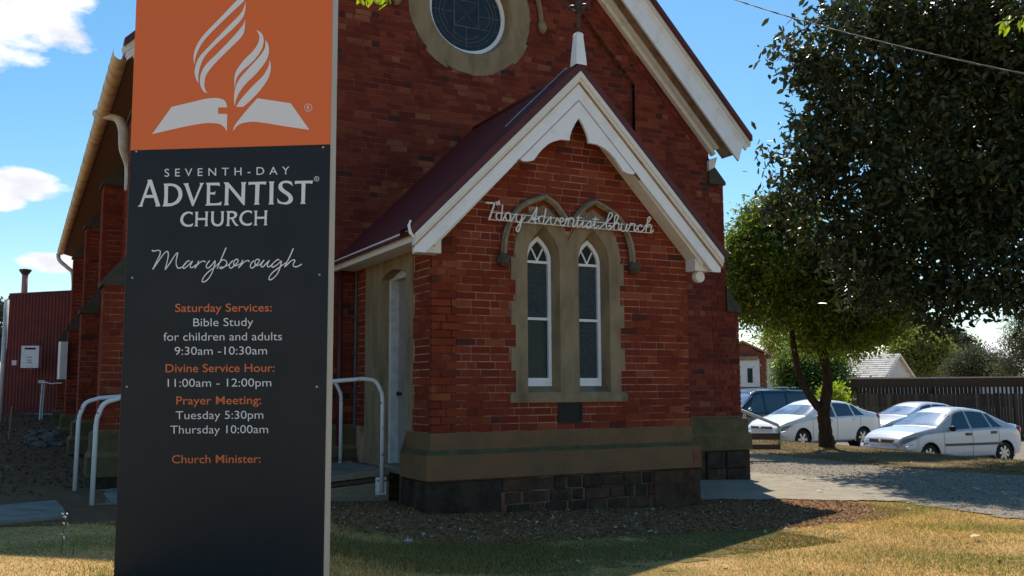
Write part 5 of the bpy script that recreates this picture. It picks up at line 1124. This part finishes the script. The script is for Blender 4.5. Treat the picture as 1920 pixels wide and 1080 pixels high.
# ------------------------------------------------------------------ cars
def paint(name, col, metal=.0, rough=.3): return mat(name, col, rough, metal=metal, coat=.6, spec=.5)
m_tyre = mat('tyre', (.02, .02, .02), .85); m_rim = mat('rim', (.55, .55, .56), .3, metal=.8); m_cglass = mat('car_glass', (.02, .035, .045), .04, spec=1.0, coat=.5)
m_chrome = mat('chrome', (.7, .7, .72), .15, metal=1); m_screen = mat('sky_sheen_glass', (.46, .54, .64), .10, metal=.6, col2=(.16, .20, .24), scale=1.6, lo=.4, hi=.62)  # pale blue patches put the sky's reflection into the windscreen colour
m_lens = mat('headlamp_lens', (.27, .29, .31), .10, spec=.8, coat=1); m_red = mat('tail_lens', (.45, .02, .02), .2, coat=.8); m_trim = mat('grey_trim', (.10, .10, .105), .6)
def car(name, label, px, py_ground, d, head_deg, body, P):
    root = thing(name, label, P['cat'])
    p = atd(px, py_ground, d); g0 = P.get('z', float(zg(p[0], p[1]))+.012)
    h = math.radians(head_deg); fx = np.array([math.sin(h), math.cos(h), 0]); ly = np.array([-fx[1], fx[0], 0])
    def T(t): return tuple(np.array([p[0], p[1], g0])+fx*(t[0]-P['xw'])+ly*(t[1]-P['wd']/2)+np.array([0, 0, t[2]]))
    L, Wd, top, bot, belt = P['L'], P['wd'], P['top'], P['bot'], P['belt']
    tx, tz = zip(*top)
    def ztop(x): return float(np.interp(x, tx, tz))
    def zbelt(x): return float(np.interp(x, *zip(*belt)))
    def hwid(x):
        k = abs(x)/(L/2); return Wd/2*(1-.24*max(0, (k-.72)/.28)**2.4)
    def section(x):
        w_ = hwid(x); tp_ = ztop(x); zs = min(zbelt(x), tp_-.05); yb = w_*.965; hg = tp_-zs; tm = P.get('tumble', .50)*hg*.95; yt = max(yb-tm, .2)
        b0 = float(np.interp(x, *zip(*bot)))
        return [(0, b0), (w_*.80, b0), (w_*.965, b0+.06), (w_*.99, b0+.18), (w_, (b0+zs)/2+.02), (w_*.995, zs-.14), (w_*.985, zs-.03), (yb-.005, zs), (yb-.012-(yb-yt)*.33, zs+hg*.30), (yb-(yb-yt)*.68, zs+hg*.60), (yt, zs+hg*.87), (yt-.055, zs+hg*.965), (yt*.62, tp_+.008), (yt*.3, tp_+.018), (0, tp_+.022)]
    def fine(s_):
        o_ = []
        for i in range(len(s_)-1):
            k = 6 if 1 <= i <= 6 else 1
            for j in range(k): f = j/k; o_.append((s_[i][0]*(1-f)+s_[i+1][0]*f, s_[i][1]*(1-f)+s_[i+1][1]*f))
        return o_+[s_[-1]]
    def wat(x, z):
        s_ = section(x); return float(np.interp(z, [q[1] for q in s_[2:8]], [q[0] for q in s_[2:8]]))
    xs = np.unique(np.concatenate([np.linspace(-L/2, L/2, 190), [t for t in tx]]))
    G = []; 
    for x in xs:
        s_ = fine(section(x)); full = [(x, y, z) for y, z in s_]+[(x, -y, z) for y, z in s_[::-1][1:-1]]; G.append([T(q) for q in full])
    WX = P['wheels']; WR = P['r']
    Tl = lambda q: q
    inv = lambda c: (np.dot(c-np.array([p[0], p[1], g0]), fx)+P['xw'], np.dot(c-np.array([p[0], p[1], g0]), ly)+Wd/2, c[2]-g0)
    def keep(c):
        a, b, z = inv(np.array(c))
        return not (abs(b) > Wd*.34 and any((a-wx)**2+(z-WR)**2 < (WR+.055)**2 for wx in WX))
    m = MB(); m.grid(G, close=True, keep=keep)
    nC = len(G[0]); b0 = len(m.v)-len(G)*nC; m.f.append(tuple(b0+k for k in range(nC))[::-1]); m.f.append(tuple(b0+(len(G)-1)*nC+k for k in range(nC))); m.m += [0, 0]
    bo = m.build('body', body, root, smooth=True)
    # front & rear noses rounding are in the profile; wheel wells
    for wx in WX:
        for sg in (-1, 1):
            m = MB(); m.lathe([(WR+.075, .06), (WR+.075, .34), (0, .34)], 24, T=lambda q: T((wx+q[0], sg*(Wd/2*.985-q[2]), WR+q[1]))); m.build('wheel_well', m_black, root)
            m = MB(); m.tube([T((wx+(WR+.060)*math.cos(a), sg*(wat(wx+(WR+.06)*math.cos(a), WR+(WR+.06)*math.sin(a))-.012), WR+(WR+.060)*math.sin(a))) for a in np.linspace(-.30, math.pi+.30, 26)], .022, 6); m.build('wheel_arch', body, root, smooth=True)
            yo = Wd/2-.03
            wh_ = MB(); wh_.lathe([(WR*.62, .20), (WR*.9, .20), (WR, .16), (WR, .05), (WR*.93, .01), (WR*.66, .0), (WR*.62, .03)], 24, T=lambda q: T((wx+q[0], sg*(yo-q[2]), WR+q[1]))); wo = wh_.build('wheel', m_tyre, root, smooth=True)
            rm = MB(); rm.lathe([(WR*.66, .012), (WR*.60, .03), (WR*.56, .07)], 24, T=lambda q: T((wx+q[0], sg*(yo-q[2]), WR+q[1])))
            for k in range(P.get('spokes', 6)):
                a = 2*math.pi*k/P.get('spokes', 6); ca, sa = math.cos(a), math.sin(a)
                rm.box(.03, WR*.62, -.034, .034, .02, .05, T=lambda q: T((wx+q[0]*ca-q[1]*sa, sg*(yo-q[2]), WR+q[0]*sa+q[1]*ca)))
            rm.lathe([(0, .012), (.06, .015), (.07, .05)], 12, T=lambda q: T((wx+q[0], sg*(yo-q[2]), WR+q[1]))); rm.build('rim', m_rim, wo)
            dk = MB(); dk.lathe([(WR*.62, .075), (0, .075)], 16, T=lambda q: T((wx+q[0], sg*(yo-q[2]), WR+q[1]))); dk.build('brake_disc', m_black, wo)
    def surf(x, i, f, sg=1, off=.006):
        s_ = section(x); a, b_ = np.array(s_[i]), np.array(s_[i+1]); q = a*(1-f)+b_*f; t = b_-a; n_ = np.array([t[1], -t[0]]); n_ /= np.linalg.norm(n_)+1e-9; q = q+n_*off; return (x, sg*q[0], q[1])
    # side windows between belt (index 7) and just below the roof (index 10)
    for sg in (-1, 1):
        for (xa, xb, slA, slB) in P['sidewin']:
            m = MB(); G = []
            for t in np.linspace(0, 1, 14):
                col = []
                for r_ in np.linspace(.10, 2.86, 8):
                    fr_ = r_/2.86; x = (xa+slA*fr_)*(1-t)+(xb+slB*fr_)*t; i = 7+int(min(r_, 2.999)); col.append(T(surf(x, i, r_-int(r_), sg)))
                G.append(col)
            m.grid(G); m.build('window', m_cglass, root, smooth=True)
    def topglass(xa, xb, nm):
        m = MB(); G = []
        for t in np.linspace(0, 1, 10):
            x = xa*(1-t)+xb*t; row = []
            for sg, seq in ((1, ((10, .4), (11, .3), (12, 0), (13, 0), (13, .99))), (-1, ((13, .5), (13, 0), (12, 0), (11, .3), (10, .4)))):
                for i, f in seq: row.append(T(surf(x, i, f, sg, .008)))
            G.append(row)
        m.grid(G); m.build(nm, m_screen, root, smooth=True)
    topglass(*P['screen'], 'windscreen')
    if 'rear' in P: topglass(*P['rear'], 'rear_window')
    # lamps, mirrors, handles, plate, grille
    def ell(nm, c_, r_, m_, par=root, n=10):
        m = MB(); G = [[T((c_[0]+r_[0]*math.sin(th)*math.cos(f), c_[1]+r_[1]*math.sin(th)*math.sin(f), c_[2]+r_[2]*math.cos(th))) for f in np.linspace(0, 2*math.pi, 15)[:-1]] for th in np.linspace(.02, math.pi-.02, n)]
        m.grid(G, close=True); return m.build(nm, m_, par, smooth=True)
    for sg in (-1, 1):
        m = MB(); G = []
        for t in np.linspace(0, 1, 9):
            x = L/2-.44+.435*t; r0, r1 = 6.55-.9*t, 9.0-2.2*(1-t)**2-.2*t; col = []
            for r_ in np.linspace(r0, r1, 7): i = int(r_); col.append(T(surf(x, i, r_-i, sg, .006)))
            G.append(col)
        m.grid(G); zt_, zb_ = section(L/2)[8][1], section(L/2)[5][1]; yw = section(L/2)[6][0]
        m.grid([[T((L/2+.008, sg*yw*.97, zb_+.02)), T((L/2+.008, sg*yw*.95, zt_-.015))], [T((L/2+.010, sg*yw*.72, zb_+.02)), T((L/2+.010, sg*yw*.70, zt_-.005))]]); m.build('headlight', m_lens, root, smooth=True)
        tl = P['tail']; ell('tail_light', (tl[0], sg*tl[1], tl[2]), tl[3], m_red)
        mr_ = P['mirror']; mo = ell('mirror', (mr_[0], sg*(Wd/2+.07), mr_[1]), (.06, .11, .075), P.get('mirmat', body))
        for hx, hz in P['handles']:
            m = MB(); y = sg*(hwid(hx)*.99); m.box(hx-.09, hx+.09, y-.015, y+.03*sg if sg > 0 else y+.015, hz-.035, hz+.035, T=T) if sg > 0 else m.box(hx-.09, hx+.09, y-.03, y+.015, hz-.035, hz+.035, T=T); m.build('door_handle', P.get('hmat', body), root)
        for dx_ in P['seams']:
            m = MB(); s_ = section(dx_); m.tube([T((dx_, sg*(y+.0015), z)) for y, z in s_[2:8]], .0045, 4); m.build('door_seam', m_black, root)
        if P.get('strip'):
            xa, xb, z = P['strip']; m = MB(); xs_ = np.linspace(xa, xb, 8)
            m.grid([[T((x, sg*(hwid(x)*1.0+.014), z-.03)), T((x, sg*(hwid(x)*1.0+.016), z+.03))] for x in xs_]); m.grid([[T((x, sg*(hwid(x)*.98), z+.034)), T((x, sg*(hwid(x)*1.0+.016), z+.03))] for x in xs_]); m.build('side_strip', m_trim, root)
    xf = L/2
    m = MB(); gr_ = P['grille']; m.box(xf-.06, xf+.012, -gr_[0], gr_[0], gr_[1], gr_[2], T=T); go = m.build('grille', m_trim, root)
    m = MB(); m.box(xf-.05, xf+.02, -gr_[0]-.02, gr_[0]+.02, gr_[2], gr_[2]+.018, T=T); m.box(xf-.05, xf+.02, -gr_[0]-.02, gr_[0]+.02, gr_[1]-.018, gr_[1], T=T); m.build('grille_surround', body, go)
    m = MB(); m.lathe([(0, .035), (.05, .03), (.055, .0)], 16, T=lambda q: T((xf+q[2], q[0], (gr_[1]+gr_[2])/2+q[1]))); m.build('badge', m_chrome, go)
    m = MB(); m.box(xf-.02, xf+.035, -.19, .19, P['plate'], P['plate']+.12, T=T); m.build('number_plate', m_white, root)
    bz = P['bumper']; m = MB(); G = []
    for y in np.linspace(-Wd/2*.97, Wd/2*.97, 21):
        k = abs(y)/(Wd/2); xo = xf+.045-.30*max(0, k-.45)**1.7; G.append([T((xo-.22, y, bz[0]-.03)), T((xo-.03, y, bz[0])), T((xo, y, (bz[0]+bz[1])/2)), T((xo-.025, y, bz[1])), T((xo-.25, y, bz[1]+.03))])
    m.grid(G); m.build('bumper', body, root, smooth=True)
    m = MB(); m.box(xf-.02, xf+.03, -.45, .45, bz[0]-.02 if bz[0] > .3 else .28, .36, T=T); m.build('air_intake', m_black, root)
    if P.get('rack'):
        for sg in (-1, 1): m = MB(); m.tube([T((x, sg*.60, ztop(x)+.09)) for x in (-1.5, -.6, .3)], .025, 6); m.build('roof_rail', m_galv, root)
        for x in (-1.2, -.1): m = MB(); m.box(x-.04, x+.04, -.68, .68, ztop(x)+.08, ztop(x)+.12, T=T); m.build('roof_bar', m_black, root)
    return root
sedan_top = [(-2.125, .62), (-2.11, .88), (-2.03, .985), (-1.75, 1.01), (-1.52, 1.03), (-1.05, 1.27), (-.80, 1.365), (-.45, 1.41), (-.1, 1.42), (.12, 1.385), (.32, 1.30), (1.0, .955), (1.25, .925), (1.7, .85), (1.95, .77), (2.07, .69), (2.125, .60)]
sedan_bot = [(-2.125, .38), (-2.0, .24), (-1.5, .2), (1.6, .19), (2.0, .22), (2.125, .30)]
sedan_belt = [(-2.125, .80), (-1.5, .94), (.9, .87), (1.5, .82), (2.125, .58)]
base_p = dict(cat='car', L=4.25, wd=1.71, top=sedan_top, bot=sedan_bot, belt=sedan_belt, wheels=(1.30, -1.31), r=.30, xw=1.30, sidewin=[(.62, -.12, -.36, -.02), (-.20, -.86, -.0, .10), (-.93, -1.28, .10, .34)], screen=(.95, .36), rear=(-1.46, -.95),
    lamp=(1.93, .62, .66, (.20, .17, .075)), tail=(-1.99, .66, .82, (.10, .10, .12)), mirror=(.60, .92), handles=[(-.02, .76), (-.92, .79)], seams=(.82, -.16, -1.10), grille=(.40, .62, .70), plate=.42, bumper=(.40, .56))
HD = 280
ast = dict(base_p); ast.update(z=-1.58, top=[(a, b*1.055) for a, b in sedan_top], belt=[(a, b*1.05) for a, b in sedan_belt], handles=[(-.02, .82), (-.92, .85)], tail=(-1.99, .66, .88, (.10, .10, .12)), mirror=(.60, .98), strip=(.80, -1.20, .56), mirmat=m_black, hmat=m_trim, spokes=7)
car('silver_sedan', 'silver four door sedan with black mirror and grey side strip, before the brown paling fence', 1747, 868, 24.0, 275.5, paint('silver_paint', (.62, .64, .72), .15, .28), ast)
cor = dict(base_p); cor.update(z=-1.40, L=4.5, wd=1.76, wheels=(1.36, -1.24), xw=1.36, top=[(-2.25, .60), (-2.22, .95), (-2.12, 1.06), (-1.8, 1.10), (-1.55, 1.13), (-1.05, 1.34), (-.75, 1.43), (-.35, 1.47), (.05, 1.47), (.3, 1.42), (.5, 1.34), (1.22, 1.0), (1.45, .95), (1.9, .84), (2.1, .74), (2.2, .66), (2.25, .56)],
    bot=[(-2.25, .38), (-2.1, .24), (-1.5, .2), (1.7, .19), (2.1, .22), (2.25, .30)], belt=[(-2.25, .85), (-1.5, 1.0), (1.0, .92), (1.6, .84), (2.25, .54)], screen=(1.16, .56), rear=(-1.48, -.92), sidewin=[(.80, -.05, -.36, 0), (-.13, -.85, 0, .06), (-.92, -1.34, .06, .32)],
    lamp=(2.02, .62, .70, (.24, .20, .085)), tail=(-2.06, .66, .92, (.13, .12, .13)), handles=[(.05, .84), (-.88, .87)], seams=(.95, -.09, -1.12), grille=(.42, .63, .69), mirror=(.78, .98), r=.31)
car('white_sedan', 'white four door sedan parked behind the forked tree trunk', 1508, 836, 28.4, 269, paint('white_car_paint', (.82, .83, .85), 0, .3), cor)
thr = dict(cor); thr['z'] = -1.55; car('pale_sedan', 'pale silver sedan half hidden between the white sedan and the silver sedan', 1700, 826, 33.0, 276, paint('pale_paint', (.66, .69, .76), .1, .28), thr)
suv = dict(z=-1.50, cat='four wheel drive', L=4.8, wd=1.88, xw=1.42, wheels=(1.42, -1.38), r=.38, top=[(-2.4, .75), (-2.38, 1.4), (-2.2, 1.82), (-1.9, 1.88), (-.5, 1.90), (.25, 1.87), (.45, 1.80), (1.15, 1.24), (1.4, 1.20), (2.1, 1.12), (2.3, 1.03), (2.4, .85)], bot=[(-2.4, .5), (-2.2, .38), (2.1, .36), (2.4, .5)],
    belt=[(-2.4, 1.05), (-1.5, 1.15), (1.1, 1.08), (1.8, 1.05), (2.4, .8)], tumble=.28, sidewin=[(.92, .12, -.42, 0), (.04, -.85, 0, 0), (-.95, -1.95, 0, .05)], screen=(1.10, .50), rear=(-2.36, -2.24), lamp=(2.25, .70, .95, (.16, .18, .10)), tail=(-2.36, .82, 1.1, (.06, .1, .2)), mirror=(.88, 1.22), mirmat=m_chrome,
    handles=[(.2, 1.0), (-.85, 1.02)], seams=(1.02, .08, -.95), grille=(.45, .85, 1.02), plate=.6, bumper=(.5, .72), rack=True)
car('dark_four_wheel_drive', 'black four wheel drive with roof rails beside the church corner', 1380, 836, 31.8, 274, paint('black_paint', (.012, .014, .02), 0, .15), suv)
# ------------------------------------------------------------------ grass and litter
def tufts(name, n, region, h, wdt, m, reject=None, seed=3, patchy=None):
    r = np.random.default_rng(seed); X = r.uniform(region[0], region[1], n); Y = r.uniform(region[2], region[3], n); ok = np.ones(n, bool)
    for pl in (reject or []): ok &= ~inpoly(pl, X, Y)
    if patchy is not None: ok &= (np.sin(X*2.3+1.7*np.sin(Y*1.9))+np.sin(Y*3.1+X*1.3+2*np.sin(X*.7))+r.normal(0, .35, n)) > patchy
    X, Y = X[ok], Y[ok]; Z = zg(X, Y); n = len(X); a = r.uniform(0, 6.28, n); H = h*r.uniform(.4, 1.3, n)*(1+.5*np.sin(X*1.1+2*np.sin(Y*.9))); ln = r.normal(0, .6, (n, 2))*H[:, None]
    V = np.stack([np.stack([X-np.cos(a)*wdt, Y-np.sin(a)*wdt, Z], -1), np.stack([X+np.cos(a)*wdt, Y+np.sin(a)*wdt, Z], -1), np.stack([X+ln[:, 0], Y+ln[:, 1], Z+H], -1)], 1).reshape(-1, 3)
    return tag(np_mesh(name, V, np.arange(n*3).reshape(-1, 3), m), kind='stuff')
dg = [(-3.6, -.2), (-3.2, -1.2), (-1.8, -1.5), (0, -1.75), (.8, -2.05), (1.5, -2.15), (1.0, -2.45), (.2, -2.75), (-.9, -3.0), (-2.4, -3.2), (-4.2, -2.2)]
sheet('green_shade_lawn', dg, .005, mat('green_shade_lawn', (.15, .125, .05), .95, col2=(.27, .20, .085), scale=2.5, bump=1, bscale=35, lo=.45, hi=.7), .09, .5)  # greener lawn, also coloured dark to deepen the church's shadow
mul = [(-3.2, 1.0), (-3.0, -.5), (-1.8, -1.35), (0, -1.65), (1.2, -2.0), (2.4, -1.95), (3.5, -1.35), (3.7, -.5), (2.1, .25), (7, 3.0), (7, 8), (-4, 8)]
path_ = [(2.05, .35), (4.75, -.75), (6.4, 1.6), (5.2, 3.6), (5, 6), (2, 3)]; pl2 = [(-14, -.5), (-9, -.8), (-5.2, -.45), (-3.6, -.15), (-2.4, .3), (-2.4, 2), (-14, 2)]
g1 = tufts('grass', 300000, (-7.5, 5.6, -5.2, 1.2), .020, .0035, m_blade, [mul, path_, pl2, dr])
tag(g1, 'short dry straw coloured grass with green patches across the foreground', 'grass')
g3 = tufts('green_grass', 170000, (-7.5, 5.6, -5.2, 1.2), .026, .004, leafmat('green_blade', [(.10, .16, .04), (.16, .20, .05), (.24, .24, .08)], .8, .4, spec=.1), [mul, path_, pl2, dr], 17, .75)
tag(g3, 'greener tufts scattered through the dry lawn', 'grass')
g4 = np.array(dg); m_gb = leafmat('green_shade_blade', [(.06, .085, .022), (.095, .11, .03), (.17, .15, .055), (.28, .21, .09)], .8, .25, spec=.1)  # green blades with church shade mixed into their colour
rr_ = np.random.default_rng(31)
g5 = tufts('green_grass', 110000, (-4.4, 1.0, -3.1, -.1), .026, .0045, m_gb, [mul, path_, dr], 19, -.7); tag(g5, 'green grass along the edge of the bed below the porch, coloured darker to deepen the church shadow', 'grass')
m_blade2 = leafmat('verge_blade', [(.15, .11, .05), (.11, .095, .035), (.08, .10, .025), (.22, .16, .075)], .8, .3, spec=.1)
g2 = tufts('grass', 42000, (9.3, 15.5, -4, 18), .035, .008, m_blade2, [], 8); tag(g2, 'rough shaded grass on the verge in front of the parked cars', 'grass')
LV = 0
def litter(name, n, region, size, m, keep_in, seed, label, flat=.4):
    r = np.random.default_rng(seed); X = r.uniform(region[0], region[1], n); Y = r.uniform(region[2], region[3], n); k = inpoly(keep_in, X, Y); X, Y = X[k], Y[k]; n = len(X); Z = zg(X, Y)+.018
    a = r.uniform(0, 6.28, n); s = size*r.uniform(.4, 1.5, n); q = r.uniform(.3, 1, n)
    c, sn = np.cos(a)*s, np.sin(a)*s; P = np.stack([X, Y, Z], -1); u = np.stack([c, sn, r.normal(0, .3, n)*s], -1); v = np.stack([-sn*q, c*q, r.normal(0, .3, n)*s], -1); t = np.stack([0*s, 0*s, s*flat], -1)
    V = np.stack([P-u, P+v, P+u, P-v, P+t], 1).reshape(-1, 3); b = (np.arange(n)*5)[:, None]; T_ = np.concatenate([b+np.array([[i, (i+1) % 4, 4]]) for i in range(4)], 1).reshape(-1, 3)
    o = np_mesh(name, V, T_, m); tag(o, label, 'ground litter', kind='stuff')
mulp = [(-3.0, .9), (-2.9, -.7), (-1.8, -1.6), (0, -1.9), (1.2, -2.25), (2.6, -2.2), (3.8, -1.5), (3.8, -.5), (2.1, .25), (1.7, 0), (-1.8, 0), (-1.8, .9)]
litter('bark_litter', 26000, (-3.2, 4.0, -2.4, 1.2), .013, mat('bark_chip', (.2, .12, .08), .9, rnd=('island', [(0, (.22, .11, .05)), (.35, (.13, .07, .032)), (.6, (.34, .19, .10)), (.85, (.09, .05, .03)), (.97, (.5, .44, .34))])), mulp, 4, 'reddish bark chips and pebbles on the bed below the porch')
litter('dirt_clods', 22000, (-12, -1.8, .6, 20), .022, mat('clod', (.12, .07, .045), .95, rnd=('island', [(0, (.17, .082, .042)), (.4, (.22, .115, .062)), (.75, (.12, .06, .034)), (.97, (.34, .28, .22))])), [(-12, 1.2), (-5.3, 1.9), (-5.2, 2.5), (-1.9, 2.5), (-4.2, 3), (-4.4, 20), (-12, 20)], 5, 'clods and pebbles on the bare ground beside the nave')
litter('gravel', 26000, (4.2, 10, -4, 12), .013, mat('grit', (.3, .26, .2), .95, rnd=('island', [(0, (.34, .30, .24)), (.4, (.22, .19, .16)), (.75, (.45, .40, .33))])), dr, 6, 'loose gravel scattered over the driveway')
lit_ = mat('fallen_leaf', (.4, .3, .15), .8, rnd=('island', [(0, (.42, .30, .14)), (.4, (.28, .17, .08)), (.75, (.55, .45, .25))]))
litter('fallen_leaves', 900, (-6, 12, -5, 8), .022, lit_, [(-6, -5), (9, -5), (12, 8), (5, 8), (4.5, 0), (1, -1.8), (-3, -1), (-6, -1)], 12, 'small dry leaves scattered over the lawn and driveway', .3)
litter('small_stones', 160, (-3.2, 3.4, -2.1, 1.2), .022, m_rock, mulp, 14, 'pale stones scattered on the bed below the porch', .7)
for px_, py_, s_, lb in ((1833, 1029, .06, 'large pale dry leaf lying on the lawn at lower right'), (1538, 921, .05, 'small yellow leaf lying on the pale footpath')):
    P = onplane(px_, py_, (0, 0, -.99), np.array([0, 0, 1.])); g = MB(); z = float(zg(P[0], P[1]))+.045; g.v = [(P[0]-s_*1.4, P[1], z), (P[0]-s_*.5, P[1]-s_*.6, z+.01), (P[0]+s_*.8, P[1]-s_*.4, z+.015), (P[0]+s_*1.5, P[1]+s_*.1, z), (P[0]+s_*.3, P[1]+s_*.7, z+.015), (P[0]-s_*.8, P[1]+s_*.5, z+.01)]; g.f = [(0, 1, 2, 3, 4, 5)]; g.m = [0]
    tag(g.build('dry_leaf', mat('dry_leaf', (.62, .52, .30), .8)), lb, 'leaf')
